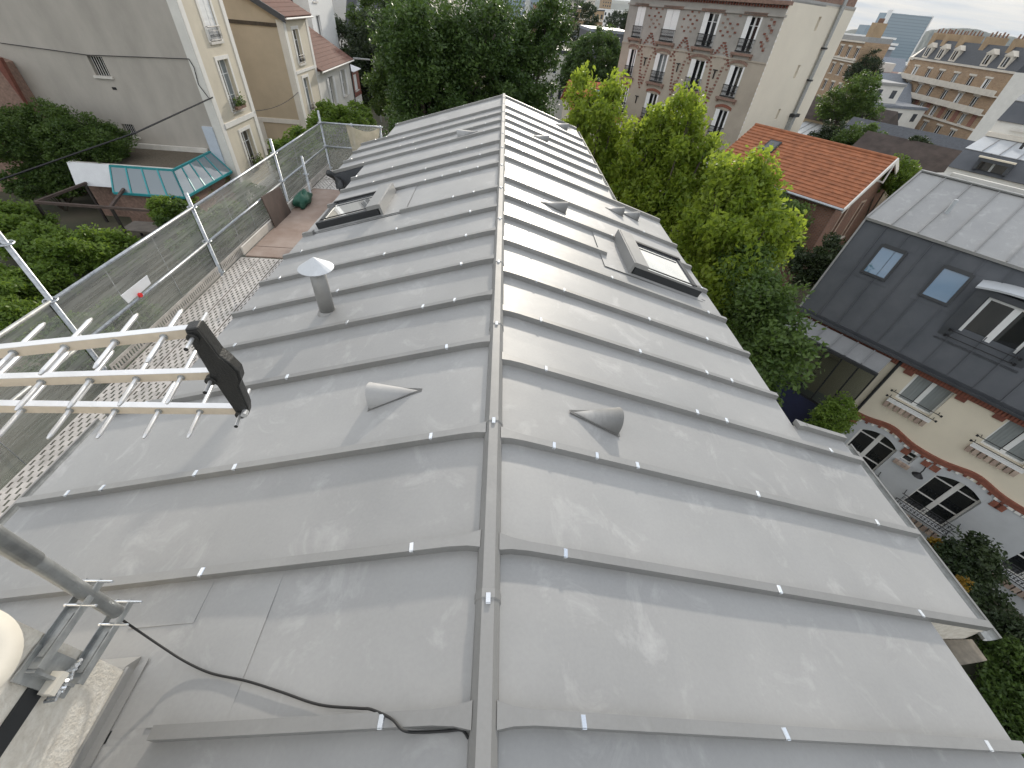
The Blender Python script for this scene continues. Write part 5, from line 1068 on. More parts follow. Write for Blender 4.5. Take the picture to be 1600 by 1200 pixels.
for (y0, y1) in ((3.6, 4.6), (5.6, 8.1), (9.6, 11)):
    c_ = MB().box(d1-1.2, d1-.1, y0, y1, zT+.352, zT+.95).build('chimney', 'brick_dull', D)
    for k in range(int((y1-y0)/.32)): MB().tube([(d1-.6, y0+.2+.32*k, zT+.95), (d1-.6, y0+.2+.32*k, zT+1.45)], [.12, .10], 8).build('chimney_pot', 'chimney_pot', c_)
# ================================================================ further buildings on the right
def azf(az, D):
    a = math.radians(az); t = (-math.sin(a), -math.cos(a)); i = (-t[1], t[0]); return t, i
def az_thing(name, label, cat, az, D, zg):
    t, i = azf(az, D); o = thing(name, label, cat, (D*i[0], D*i[1], zg), math.atan2(t[1], t[0])); return o
def apt(px, py, az, D, zg, off=0.):
    t, i = azf(az, D); d = ray(px, py); k = (D+off)/(d[0]*i[0]+d[1]*i[1]); q = d*k; return Vector((q[0]*t[0]+q[1]*t[1], off, q[2]+ZC-zg))
# --- ochre brick block with mansard and rounded corner
zg = -14; Fb = az_thing('ochre_block', 'ochre brick apartment block with white balconies and slate mansard far right', 'apartment block', 5, 90, zg); FF = Face(Fb, 0, 0, 1, 0)
def rz(r): return r+ZC-zg
f0, f1 = -138.5, -107.5; rowsF = [(-6.9, -5.0), (-10.0, -8.0), (-13.0, -11.1), (-16.2, -14.2), (-19.3, -17.3)]; colsF = [-135.4, -130.6, -126.4, -121.6, -116.9, -112.4]
hF = [(c-.75, c+.75, rz(a), rz(b_), r, k) for r, (a, b_) in enumerate(rowsF) for k, c in enumerate(colsF)]
FF.wall('wall', 'brick_ochre', f0, f1, -1, rz(-3.6), hF, .3)
for h in hF:
    w = FF.window(*h[:4], depth=.22, fw=.10, mull=.18, sill=None, shut='half' if (h[4]+h[5]) % 5 == 0 else None, curtain=(h[4]+2*h[5]) % 3 == 0); FF.bx('lintel', 'stone_pale', h[0]-.3, h[1]+.3, 0, .1, h[3]+.05, h[3]+.38, w); FF.bx('sill', 'stone_pale', h[0]-.15, h[1]+.15, -.1, .2, h[2]-.22, h[2]-.02, w)
for z, hh in ((-7.35, 1.0), (-10.5, 1.0)):
    FF.bx('balcony_slab', 'stone_pale', f0, f1, 0, .95, rz(z)-.2, rz(z)); FF.bx('balcony_parapet', 'stone_pale', f0, f1, .80, .95, rz(z)+.001, rz(z)+.85)
for z in (-3.7, -13.35): FF.bx('string_course', 'stone_pale', f0, f1, 0, .25, rz(z), rz(z)+.35)
for x in (-133, -128.4, -124, -119, -114.6, -109.5): FF.bx('brick_panel', 'brick_red', x-.6, x+.6, 0, .06, rz(-12.9), rz(-10.8))
b = MB(); b.hexa([(f0, .2, rz(-3.4)), (f1, .2, rz(-3.4)), (f1, 12, rz(-3.4)), (f0, 12, rz(-3.4)), (f0+1, 1.6, rz(.2)), (f1, 1.6, rz(.2)), (f1, 10.5, rz(.2)), (f0+1, 10.5, rz(.2))]); mr_ = b.build('mansard_roof', 'slate', Fb)
for x in (-135.2, -130.6, -126, -116.4, -111.6):
    b = MB(); b.box(x-1.0, x+1.0, .25, 1.8, rz(-3.2), rz(-1.2)); b.prism([(x-1.25, .15, rz(-1.2)), (x+1.25, .15, rz(-1.2)), (x, .15, rz(-.35))], (0, 1.8, 0)); dmr = b.build('dormer', 'stone_pale', mr_); MB().box(x-.55, x+.55, .20, .249, rz(-2.9), rz(-1.4)).build('pane', 'glass', dmr); MB().box(x-.05, x+.05, .16, .199, rz(-2.9), rz(-1.4)).build('mullion', 'paint_white', dmr)
for (x, w2) in ((-128, 1.6), (-121, 1.3), (-113.9, 1.1), (-133.2, 1.2), (-137.4, 1.4)):
    c_ = MB().box(x-w2/2, x+w2/2, 1.2, 5, rz(-3.4), rz(1.4)).build('chimney', 'ochre', Fb)
    for k in range(5): MB().tube([(x, 1.5+.8*k, rz(1.4)), (x, 1.5+.8*k, rz(2.1+.2*(k%2)))], [.2, .15], 6).build('chimney_pot', 'chimney_pot', c_)
# rounded corner bay and the return facade
def bay(cx_, cy_, r, z0, z1, a0, a1, owner):
    b = MB(); n = 18
    for z in (z0, z1):
        for k in range(n+1): a = math.radians(a0+(a1-a0)*k/n); b.v.append((cx_+r*math.cos(a), cy_+r*math.sin(a), z))
    for k in range(n): b.f.append((k, k+1, n+1+k+1, n+1+k))
    b.build('bay_wall', 'brick_ochre', owner)
    for z in (-3.7, -7.4, -10.5, -13.4):
        b = MB(); R1 = r+(.85 if z in (-7.4, -10.5) else .3)
        for zz2 in (rz(z)-.2, rz(z)+(.7 if R1 > r+.5 else .3)):
            for rr in (R1, r-.05):
                for k in range(n+1): a = math.radians(a0+(a1-a0)*k/n); b.v.append((cx_+rr*math.cos(a), cy_+rr*math.sin(a), zz2))
        m_ = n+1
        for k in range(n): b.f += [(k, k+1, 2*m_+k+1, 2*m_+k), (2*m_+k, 2*m_+k+1, 3*m_+k+1, 3*m_+k), (m_+k+1, m_+k, k, k+1)]
        b.build('bay_balcony', 'stone_pale', owner)
    for q0, q1 in rowsF:
        for k in range(2, n-1, 5):
            a = math.radians(a0+(a1-a0)*(k+.5)/n); d = Vector((math.cos(a), math.sin(a), 0)); t = Vector((-d.y, d.x, 0)); c = Vector((cx_, cy_, 0))+d*(r+.02)
            b = MB(); b.hexa([c+t*-.6+Vector((0, 0, rz(q0))), c+t*.6+Vector((0, 0, rz(q0))), c+t*.6+d*.06+Vector((0, 0, rz(q0))), c-t*.6+d*.06+Vector((0, 0, rz(q0))), c+t*-.6+Vector((0, 0, rz(q1))), c+t*.6+Vector((0, 0, rz(q1))), c+t*.6+d*.06+Vector((0, 0, rz(q1))), c-t*.6+d*.06+Vector((0, 0, rz(q1)))]); w = b.build('window', 'paint_white', owner)
            for s2 in (-.3, .3):
                b = MB(); e = d*.062; e2 = d*.075; cc_ = c+t*s2; b.hexa([cc_+t*-.24+e+Vector((0, 0, rz(q0)+.1)), cc_+t*.24+e+Vector((0, 0, rz(q0)+.1)), cc_+t*.24+e2+Vector((0, 0, rz(q0)+.1)), cc_-t*.24+e2+Vector((0, 0, rz(q0)+.1)), cc_+t*-.24+e+Vector((0, 0, rz(q1)-.1)), cc_+t*.24+e+Vector((0, 0, rz(q1)-.1)), cc_+t*.24+e2+Vector((0, 0, rz(q1)-.1)), cc_-t*.24+e2+Vector((0, 0, rz(q1)-.1))]); b.build('pane', 'glass', w)
bay(f0, 3.2, 3.2, -1, rz(-3.4), 180, 280, Fb); bay(f0-3.5, 8.2, 2.6, -1, rz(-3.4), 170, 290, Fb)
b = MB(); n = 12; b.v = [(f0, 3.2, rz(.4))]+[(f0+3.3*math.cos(math.radians(170+100*k/n)), 3.2+3.3*math.sin(math.radians(170+100*k/n)), rz(-3.4)) for k in range(n+1)]; b.f = [(0, k+1, k+2) for k in range(n)]; b.build('bay_roof', 'slate', Fb)
MB().box(f0-3.2, f0, 5, 14, -1, rz(-3.4)).build('wall', 'brick_ochre', Fb); MB().box(f1-.05, f1, .02, 12, -1, rz(-3.4)).build('wall', 'render_white', Fb)
# --- second ochre block next to the pale apartment wall
Hb = az_thing('ochre_side_block', 'ochre block with white bands seen past the pale apartment wall', 'apartment block', 5, 62, -6); FH = Face(Hb, 0, 0, 1, 0)
pA, pB = apt(1262, 150, 5, 62, -6), apt(1335, 100, 5, 62, -6); h0_, h1_ = pA.x-6, pB.x; rzh = lambda r: r+ZC+6
hH = [(h1_-1.9-3.2*c, h1_-.6-3.2*c, rzh(-3.9-3.0*r), rzh(-2.2-3.0*r)) for r in range(4) for c in range(5)]
FH.wall('wall', 'brick_ochre', h0_, h1_, -2, rzh(-1.2), hH, .25)
for h in hH: w = FH.window(*h, depth=.2, fw=.08, mull=.14, sill='stone_pale'); FH.bx('lintel', 'stone_pale', h[0]-.2, h[1]+.2, 0, .1, h[3]+.03, h[3]+.3, w)
for z in (-1.4, -4.55, -4.2): FH.bx('string_course', 'stone_pale', h0_, h1_, 0, .4, rzh(z), rzh(z)+.25)
MB().box(h0_, h1_, .3, 5, rzh(-1.2), rzh(-.4)).build('roof', 'zinc_roof', Hb)
MB().box(h1_-.02, h1_+.03, 0.01, 5, -2, rzh(-1.2)).build('wall', 'brick_ochre', Hb)
c_ = MB().box(h1_-4.6, h1_-2.6, 2, 4, rzh(-.4), rzh(1.8)).build('chimney', 'ochre', Hb)
for k in range(6): MB().tube([(h1_-4.4+.32*k, 3, rzh(1.8)), (h1_-4.4+.32*k, 3, rzh(2.5))], [.13, .1], 6).build('chimney_pot', 'chimney_pot', c_)
# --- stepped white building with slate mansards at right edge
G = rot_thing('stepped_mansard_building', 'white building with two dark mansards and pale zinc roof at right edge', 'building', 34); DG = 34
def gp(px, py, off=0.): return fpt(px, py, DG, off)
a = gp(1473, 272); g0 = a.x; g1 = g0+14; zc0 = a.z; FGb = Face(G, 0, 0, 1, 0)
zlow0 = gp(1476, 258).z; zlow1 = gp(1494, 229, .9).z; za = zlow1
hGg = [(g0+2.0, g0+3.2, zc0-2.4, zc0-.5), (g0+5, g0+6.2, zc0-2.4, zc0-.5)]
FGb.wall('wall', 'render_white', g0, g1, -.5, zlow0, hGg)
for h in hGg: FGb.window(*h)
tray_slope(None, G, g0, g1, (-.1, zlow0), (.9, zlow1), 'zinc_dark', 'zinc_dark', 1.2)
def notch(s0, s1, z0, z1, lbl, big=False):
    F2 = Face(G, 0, -.02, 1, 0); b = MB(); F2.box(b, s0-.15, s0, -1, .05, z0, z1); F2.box(b, s1, s1+.15, -1, .05, z0, z1); F2.box(b, s0-.15, s1+.15, -1, .1, z1, z1+.15); d_ = b.build('dormer', 'zinc_dark', G); F2.bx('head_trim', 'render_sand', s0-.2, s1+.2, .0, .13, z1+.151, z1+.22, d_); F2.bx('pane', 'glass', s0, s1, -.1, -.06, z0, z1, d_)
    F2.bx('mullion', 'galv_dull', (s0+s1)/2-.05, (s0+s1)/2+.05, -.06, -.03, z0, z1, d_)
notch(g0+1.1, g0+2.2, zlow0+.15, zlow1-.25, 'a'); notch(g0+4.4, g0+7.0, zlow0+.15, zlow1-.2, 'b')
y2 = 4.0; zr2 = gp(1515, 206, y2).z; tray_slope(None, G, g0, g1, (.88, zlow1+.03), (y2, zr2), 'zinc_pale', 'zinc_cap', .75)
for (s_, y_) in ((g0+1.9, 2.2), (g0+5.4, 2.0)): MB().tube([(s_, y_, zlow1+.3), (s_, y_, zlow1+.75)], .07, 7).build('vent_pipe', 'frame_dark', G)
FG2 = Face(G, 0, y2, 1, 0); zw1 = gp(1530, 182, y2).z; hG2 = [(g0+.9+1.55*k, g0+1.7+1.55*k, zr2+.5, zw1-.35) for k in range(6)]
FG2.wall('wall', 'render_white', g0, g1, zr2-.3, zw1, hG2, .2)
for h in hG2: FG2.window(*h, depth=.12, cols=1, frame='stone_pale', rail='bars' if h[0] > g0+5 else None, railh=.8)
FG2.bx('cornice', 'stone_pale', g0, g1, 0, .3, zr2+.001, zr2+.2)
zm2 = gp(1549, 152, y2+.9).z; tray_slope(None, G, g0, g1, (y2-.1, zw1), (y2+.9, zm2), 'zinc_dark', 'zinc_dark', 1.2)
tray_slope(None, G, g0, g1, (y2+.88, zm2+.03), (y2+4, zm2+1.0), 'zinc_roof', 'zinc_cap', .8); F3 = Face(G, 0, y2-.06, 1, 0)
for s_ in (g0+1.2, g0+2.9):
    b = MB(); F3.box(b, s_, s_+.95, -.45, .05, zw1+.5, zm2-.35); w = b.build('roof_window', 'galv', G); F3.bx('pane', 'sky_reflect_glass', s_+.1, s_+.85, .0501, .06, zw1+.6, zm2-.45, w)
F3.bx('recess_shade_block', 'near_black', g0+5, g0+9, -.4, .12, zw1+.5, zm2-.05)  # solid block, no opening: recess shade is put into its near-black colour
FGs = Face(G, g0, 12, 0, -1); b = MB(); b.add([FGs.P(0, 0, -.5), FGs.P(12, 0, -.5), FGs.P(12, 0, zlow0), FGs.P(11.1, 0, zlow1), FGs.P(8, 0, zr2), FGs.P(8, 0, zw1), FGs.P(7.1, 0, zm2), FGs.P(4, 0, zm2+.9), FGs.P(0, 0, zm2+.6)], [tuple(range(9))]); b.build('wall', 'render_white', G)
FGb.bx('terrace_wall', 'render_sand', g0+3.5, g1, .9, 1.1, zc0-1.2, zc0-.15); planter(FGb, 'dark potted plants along the terrace wall of stepped building', 'terrace_plants', g0+3.6, g0+10, zlow0-.1, 700, .6)
# --- low zinc shed roofs between the orange roof and the ochre blocks
lz = thing('zinc_roof_shed', 'low shed with pale ribbed zinc roof behind the orange roof', 'shed', (0, 0, -6), ROT); DZ = 52
lz.location = (DZ*IX, DZ*IY, GR); PM[lz.name] = Matrix.Translation(Vector((DZ*IX, DZ*IY, GR)))@Matrix.Rotation(ROT, 4, 'Z')
q = fpt(1245, 205, DZ); s_a = q.x-2; s_b = fpt(1330, 225, DZ).x; MB().box(s_a, s_b, .1, 6, -3, q.z-.6).build('wall', 'render_white', lz); tray_slope(None, lz, s_a, s_b, (-.3, q.z-1.2), (6, q.z+.2), 'zinc_pale', 'zinc_cap', .7)
for k in range(2): b = MB(); c = Vector((s_a+4.5+1.6*k, 5.2, q.z+.7)); b.tube([c, c+Vector((-.1, -.25, .1))], [.1, .42], 12, cap=True); b.tube([c, c-Vector((0, 0, .8))], .05, 5); b.build('satellite_dish', 'dish_white', lz)
for (nm, lab, px, py, DD, w_, dpt, hgt, mr2) in (('brown_roof_house', 'low house with dull brown tiled roof between ochre blocks', 1300, 178, 58, 9, 6, 3.2, 'old_roof'), ('flat_roof_garage', 'low flat dark-roofed garage below the ochre corner block', 1395, 225, 48, 9, 6, 3, 'slate'), ('grey_gable_house', 'low grey gabled house behind trees near stepped building', 1425, 255, 40, 8, 5, 3, 'old_roof')):
    o = thing(nm, lab, 'house', (DD*IX, DD*IY, GR-2), ROT); q = fpt(px, py, DD); q.z += 2; x0 = q.x-w_/2; MB().box(x0, x0+w_, 0, dpt, -4, q.z-.8).build('wall', 'render_beige', o); MB().prism([(x0-.2, -.3, q.z-.8), (x0-.2, dpt/2, q.z+.9), (x0-.2, dpt+.3, q.z-.8)], (w_+.4, 0, 0)).build('roof', mr2, o); FX = Face(o, 0, 0, 1, 0); w = FX.bx('window', 'paint_white', x0+1.5, x0+2.6, 0, .05, q.z-2.4, q.z-1.2); FX.bx('pane', 'glass', x0+1.6, x0+2.5, .051, .06, q.z-2.3, q.z-1.3, w)
# ================================================================ buildings behind, straight ahead
def block(name, label, px0, px1, ptop, Y, depth, m, rows=0, cols=0, roof='slate', cat='building', flat=True, group=None, wz=1.3, ww=.5, wm='far_glass', bal=None, roofh=.4, zfl=3.0):
    a_ = atY(px0, ptop, Y); c_ = atY(px1, ptop, Y); z0 = gz(a_.x, Y)-3; z1 = (a_.z+c_.z)/2
    o = thing(name, label, cat, ((a_.x+c_.x)/2, Y, z0), 0, group); wd = (c_.x-a_.x)/2; H = z1-z0; FX = Face(o, 0, 0, 1, 0)
    holes = []; big = rows*cols
    if rows: holes = [(-wd+2*wd*(k+.5-ww/2)/cols, -wd+2*wd*(k+.5+ww/2)/cols, H-zfl*(r+1)+.7, H-zfl*(r+1)+.7+wz) for r in range(rows) for k in range(cols)]
    FX.wall('wall', m, -wd, wd, 0, H, holes, .3)
    MB().box(-wd+.0, wd-.0, .32, depth, 0, H).build('core', m, o)
    if holes:
        if big <= 40 and Y < 150:
            for h in holes: w = FX.bx('window', 'paint_white', h[0], h[1], -.28, -.2, h[2], h[3]); FX.bx('pane', wm, h[0]+.1, h[1]-.1, -.199, -.19, h[2]+.1, h[3]-.1, w)
        else:
            b = MB()
            for h in holes: FX.box(b, h[0], h[1], -.29, -.2, h[2], h[3])
            b.build('windows', wm, o, kind='stuff')
    if bal:
        for r in range(rows): FX.bx('balcony', bal, -wd*.96, wd*.96, 0.0, 1.0, H-zfl*(r+1)-.15, H-zfl*(r+1)+.55)
    if flat: MB().box(-wd-.1, wd+.1, -.1, depth+.1, H, H+roofh).build('roof', roof, o)
    else: MB().prism([(-wd-.2, -.4, H), (-wd-.2, depth/2, H+depth*.32), (-wd-.2, depth+.4, H)], (2*wd+.4, 0, 0)).build('roof', roof, o)
    return o
block('balcony_flats', 'red and white flats with long balconies above left tree crowns', 612, 652, -25, 112, 12, 'brick_red', 9, 3, 'slate', 'apartment block', bal='paint_white')
block('blank_cream_block', 'blank pale cream block wall rising over the central trees', 668, 716, -45, 98, 14, 'stone_pale', 0, 0, 'zinc_roof', 'building')
block('pale_flats', 'pale flats with strip windows just right of cream block', 722, 772, -8, 150, 12, 'render_white', 4, 6, 'slate', 'apartment block')
block('glass_office_row', 'row of bluish glass offices at top edge over central trees', 776, 822, -12, 420, 30, 'tower_glass', 9, 9, 'zinc_pale', 'office', wm='far_glass')
block('glass_office_annex', 'pale blue glass office right of the office row', 830, 862, -14, 450, 30, 'tower_glass', 9, 7, 'zinc_pale', 'office')
block('pink_brick_flats', 'pink brick flats with white balcony lines beyond round tree', 836, 871, 9, 235, 18, 'brick_red', 4, 6, 'slate', 'apartment block', bal='stone_pale')
block('beige_flats', 'beige flats with brown window bands right of round tree', 905, 945, 16, 215, 18, 'ochre', 6, 6, 'slate', 'apartment block', bal='stone_pale')
block('white_terraced_flats', 'bright white terraced flats left of grey apartment block', 944, 984, 17, 310, 18, 'paint_white', 5, 7, 'paint_white', 'apartment block')
block('grey_tower', 'slim grey tower at top edge beyond round tree', 898, 914, -14, 620, 20, 'render_grey', 12, 4, 'slate', 'tower'); block('pale_tower', 'slim pale tower at top edge right of grey tower', 922, 932, -12, 640, 20, 'stone_pale', 12, 3, 'slate', 'tower')
block('beige_tower', 'beige tower at top edge left of apartment block', 944, 958, -10, 660, 20, 'ochre', 12, 4, 'slate', 'tower'); block('white_slab_tower', 'white slab at top edge above pink flats', 868, 886, -9, 560, 20, 'paint_white', 9, 5, 'slate', 'tower')
block('brown_gable_house', 'small pale house with brown pitched roof left of round tree', 836, 866, 48, 130, 9, 'render_white', 1, 4, 'tile_brown', 'house', flat=False)
block('white_cottage', 'small white house under brown-roofed one beside dark tree', 826, 858, 66, 105, 8, 'paint_white', 1, 3, 'tile_brown', 'house', flat=False)
block('slate_clad_block', 'dark slate-clad block with pale zinc top left of apartment block', 921, 985, 52, 88, 12, 'slate', 2, 4, 'slate_pale', 'building', ww=.22)
tb = block('terrace_block', 'low white block with roof terrace rails behind central trees', 850, 902, 84, 72, 9, 'render_white', 2, 4, 'slate', 'building', ww=.55)
b = MB(); wd = 3.2
for z in (.9, .5):
    b.tube([(-wd, .1, z), (wd, .1, z)], .03, 5)
for k in range(9): b.tube([(-wd+2*wd*k/8, .1, .0), (-wd+2*wd*k/8, .1, .9)], .03, 5)
zt2 = atY(876, 84, 72).z-tb.location.z+.4; b.v = [(x, y, z+zt2) for x, y, z in b.v]; b.build('roof_rail', 'galv', tb)
# red-tiled house with skylight
rh = thing('red_roof_house', 'small cream house with bright red ribbed roof and skylight', 'house', (0, 0, 0)); Yr = 46; p0 = atY(893, 128, Yr); p1 = atY(953, 136, Yr+1); zg2 = gz(p0.x, Yr)
rh.location = (p0.x, Yr, zg2); PM[rh.name] = Matrix.Translation(Vector((p0.x, Yr, zg2))); wd = p1.x-p0.x; zt = p0.z-zg2
MB().box(.1, wd, -4, 5, -2, zt-2.0).build('wall', 'render_cream', rh)
MB().prism([(wd+.01, -4, zt-2.0), (wd+.01, 5, zt-2.0), (wd+.01, .5, zt-.1)], (.05, 0, 0)).build('gable', 'render_cream', rh)
for k in range(10):
    x0 = -.2+(wd+.5)*k/10; b = MB(); b.prism([(x0, -4.4, zt-2.15), (x0, .5, zt), (x0, .5, zt+.1), (x0, -4.4, zt-2.05)], ((wd+.5)/10-.06, 0, 0)); b.build('tile_row', 'tile_red', rh)
MB().prism([(-.2, .5, zt), (-.2, 5.4, zt-2.15), (-.2, 5.4, zt-2.05), (-.2, .5, zt+.1)], (wd+.5, 0, 0)).build('roof', 'tile_red', rh)
w = MB().prism([(wd-1.9, -2.0, zt-.98), (wd-1.9, -.7, zt-.4), (wd-1.9, -.7, zt-.3), (wd-1.9, -2.0, zt-.88)], (1.3, 0, 0)).build('roof_window', 'frame_dark', rh); MB().prism([(wd-1.75, -1.85, zt-.80), (wd-1.75, -.85, zt-.36), (wd-1.75, -.85, zt-.34), (wd-1.75, -1.85, zt-.78)], (1.0, 0, 0)).build('pane', 'sky_reflect_glass', w)
# ================================================================ distant right: tilted glass tower, long white halls, roofs
gt = thing('glass_tower', 'glass office tower standing alone against the hill', 'tower', (0, 0, 0)); Yt = 760; a0 = atY(1368, 70, Yt); a1 = atY(1432, 70, Yt); zt = atY(1412, 22, Yt).z; zg3 = gz(a0.x, Yt)-4; gt.location = (a0.x, Yt, zg3); PM[gt.name] = Matrix.Translation(Vector((a0.x, Yt, zg3))); wd = a1.x-a0.x
MB().box(0, wd, 0, 25, 0, zt-zg3).build('body', 'tower_glass', gt); MB().box(-wd*.35, -.5, 6, 25, 0, (zt-zg3)*.82).build('wing', 'tower_glass', gt); MB().box(-2.5, -.2, -1, 5.9, 0, zt-zg3+3).build('white_fin', 'paint_white', gt); MB().box(wd+.1, wd+1.6, -1, 24, 0, zt-zg3+1).build('edge_fin', 'paint_white', gt)
b = MB()
for k in range(24): z = (zt-zg3)*(k+.5)/24; b.box(.3, wd-.3, -.12, -.02, z, z+(zt-zg3)/24*.22)
b.build('floor_bands', 'tower_glass2', gt, kind='stuff')
for i, (x0, x1, y_, Y, lb) in enumerate(((1330, 1400, 56, 520, 'uppermost'), (1340, 1402, 66, 470, 'middle'), (1342, 1396, 73, 430, 'lowest'))):
    a_ = atY(x0, y_, Y); c_ = atY(x1, y_, Y); zg3 = gz(a_.x, Y); o = thing('white_hall', lb+' of three long white low halls left of glass tower', 'hall', (a_.x, Y, zg3), 0, 'long white halls'); MB().box(0, c_.x-a_.x, 0, 18, -2, a_.z-zg3).build('wall', 'slate_pale', o); MB().box(-1, c_.x-a_.x+1, -1.5, 19, a_.z-zg3, a_.z-zg3+1.6).build('roof', 'paint_white', o)
rs = random.Random(5); fm = ['render_white', 'stone_pale', 'render_beige', 'paint_white', 'render_grey', 'ochre', 'paint_white', 'render_white']; fr_ = ['slate_pale', 'slate', 'zinc_roof', 'slate_pale', 'tile_brown', 'slate_pale']
def far_house(x, y, w_, d_, h_, lab, grp, mi, ri, kind_):
    zg4 = gz(x, y); o = thing('distant_building', lab, 'building', (x, y, zg4), rs.choice((0, -.3, .25, ROT+.6, .1)), grp); FX = Face(o, 0, -d_/2, 1, 0); hs2 = []
    nf = max(1, int(h_/3.1)); nc = max(2, int(w_/3.2)); MB().box(-w_/2, w_/2, -d_/2, d_/2, -3, h_).build('wall', fm[mi], o); b = MB()
    for r in range(nf):
        for k in range(nc):
            s_ = -w_/2+w_*(k+.5)/nc; FX.box(b, s_-.55, s_+.55, .0, .05, h_-3.1*(r+1)+.8, h_-3.1*(r+1)+2.3)
            b.box(w_/2, w_/2+.05, -d_/2+d_*(k+.3)/nc, -d_/2+d_*(k+.6)/nc, h_-3.1*(r+1)+.8, h_-3.1*(r+1)+2.3)
            b.box(-w_/2-.05, -w_/2, -d_/2+d_*(k+.3)/nc, -d_/2+d_*(k+.6)/nc, h_-3.1*(r+1)+.8, h_-3.1*(r+1)+2.3)
    b.build('windows', 'far_glass', o, kind='stuff')
    if kind_: MB().prism([(-w_/2-.3, -d_/2-.3, h_), (-w_/2-.3, 0, h_+d_*.3), (-w_/2-.3, d_/2+.3, h_)], (w_+.6, 0, 0)).build('roof', fr_[ri], o)
    else:
        MB().box(-w_/2-.2, w_/2+.2, -d_/2-.2, d_/2+.2, h_, h_+.5).build('roof', fr_[ri], o)
        MB().box(-w_*.2, w_*.1, -1.5, 1.5, h_+.5, h_+2.4).build('roof_hut', fm[mi], o)
WC = {'render_white': 'off-white', 'stone_pale': 'stone-coloured', 'render_beige': 'beige', 'paint_white': 'white', 'render_grey': 'grey', 'ochre': 'ochre'}
RC = {'slate_pale': 'pale grey', 'slate': 'dark slate', 'zinc_roof': 'zinc', 'tile_brown': 'brown'}
def far_row(n, pxr, Yr, wr, dr, hr, extra, where, grp, pitched):
    for k in range(n):
        px_ = rs.uniform(*pxr); Y = rs.uniform(*Yr); d = ray(px_, 75); x = d[0]/d[1]*Y; mi, ri, kd = rs.randrange(8), rs.randrange(6), rs.random() < pitched
        far_house(x, Y, rs.uniform(*wr), rs.uniform(*dr), rs.uniform(*hr)+(extra if Y > 350 else 0), 'small %s building with %s %s roof %s' % (WC[fm[mi]], RC[fr_[ri]], 'pitched' if kd else 'flat', where), grp, mi, ri, kd)
far_row(56, (1345, 1600), (150, 420), (9, 24), (8, 14), (7, 17), 0, 'in the far town at right', 'far town roofs', .5)
far_row(46, (640, 990), (130, 620), (9, 24), (8, 14), (6, 15), 8, 'beyond the central trees', 'far town straight ahead', .5)
far_row(30, (1330, 1600), (450, 1500), (20, 60), (14, 25), (12, 24), 0, 'near the hazy hill foot', 'hazy buildings by the hill', 0.)
far_row(14, (1350, 1440), (112, 170), (10, 18), (8, 14), (9, 16), 0, 'between ochre blocks and glass tower', 'roofs left of ochre corner block', .5)
far_row(10, (1565, 1640), (120, 200), (12, 20), (8, 14), (12, 18), 0, 'behind ochre block at right edge', 'roofs right of ochre block', .4)
# ================================================================ terrain
def sheet(name, xs, ys, zf, m):
    b = MB(); n = len(ys)
    for x in xs:
        for y in ys: b.v.append((x, y, zf(x, y)))
    for i in range(len(xs)-1):
        for j in range(n-1): a = i*n+j; b.f.append((a, a+n, a+n+1, a+1))
    return struct(b.build(name, m, smooth=True))
sheet('garden_ground', [-60+2*i for i in range(61)], [-40+2.5*i for i in range(45)], lambda x, y: gz(x, y), 'ground')
xs = sorted(set([-9000, -5000, -2500, -1200, -700, -400, -250, -160, -100]+[-60+10*i for i in range(13)]+[80, 100, 130, 170, 230, 320, 450, 700, 1100, 1800, 3000, 5500, 9000])); ys = sorted(set([-3000, -800, -200, -80, -41, -40]+[0, 20, 40, 58, 70.5]+[80, 95, 110, 130, 160, 200, 260, 340, 450, 620, 900, 1500, 2600, 4500, 9000]))
sheet('city_ground', xs, ys, lambda x, y: gz(x, y)-.35, 'city_ground')
def hill(name, Y, prof, depth, m):
    """ridge profile as photo pixels (x, y) at distance Y"""
    P = [atY(px, py, Y) for px, py in prof]; b = MB(); n = len(P)
    rows = [(-.5, 0.), (-.2, .45), (-.08, .8), (0, 1.), (.3, .9), (.7, .3), (1, 0)]
    for q, hgt in rows:
        for i, p in enumerate(P): zg5 = -50; b.v.append((p.x*(1+q*depth/Y), Y+q*depth, zg5+(p.z-zg5)*hgt+(8*math.sin(i*2.3+q*9) if 0 < hgt < 1 else 0)))
    for r in range(len(rows)-1):
        for i in range(n-1): a = r*n+i; b.f.append((a, a+1, a+n+1, a+n))
    return struct(b.build(name, m, smooth=True))
pr = [(1280, 60), (1330, 46), (1360, 44), (1400, 50), (1440, 51), (1455, 47), (1470, 45), (1490, 44), (1510, 44), (1530, 46), (1545, 51), (1560, 55), (1580, 57), (1600, 61), (1630, 70), (1670, 76), (1720, 84)]
fine = []
for i in range(len(pr)-1):
    for k in range(4): u = k/4; fine.append((pr[i][0]*(1-u)+pr[i+1][0]*u, pr[i][1]*(1-u)+pr[i+1][1]*u+random.uniform(-.5, .5)))
hill('wooded_hill', 3400, fine, 1500, 'hill_wood')
hill('far_ridge', 5200, [(560, -26), (650, -17), (720, -12), (800, -9), (880, -6), (960, 0), (1050, 8), (1150, 18), (1250, 34), (1330, 50), (1420, 60), (1500, 66), (1650, 84), (1800, 100)], 1800, 'hill_wood')
# ================================================================ trees and shrubs
def lobe(px, py, Y, rx, ry, rz_): p = atY(px, py, Y); return (p.x, p.y, p.z, rx, ry, rz_)
def base_of(l): return (l[0], l[1], gz(l[0], l[1]))
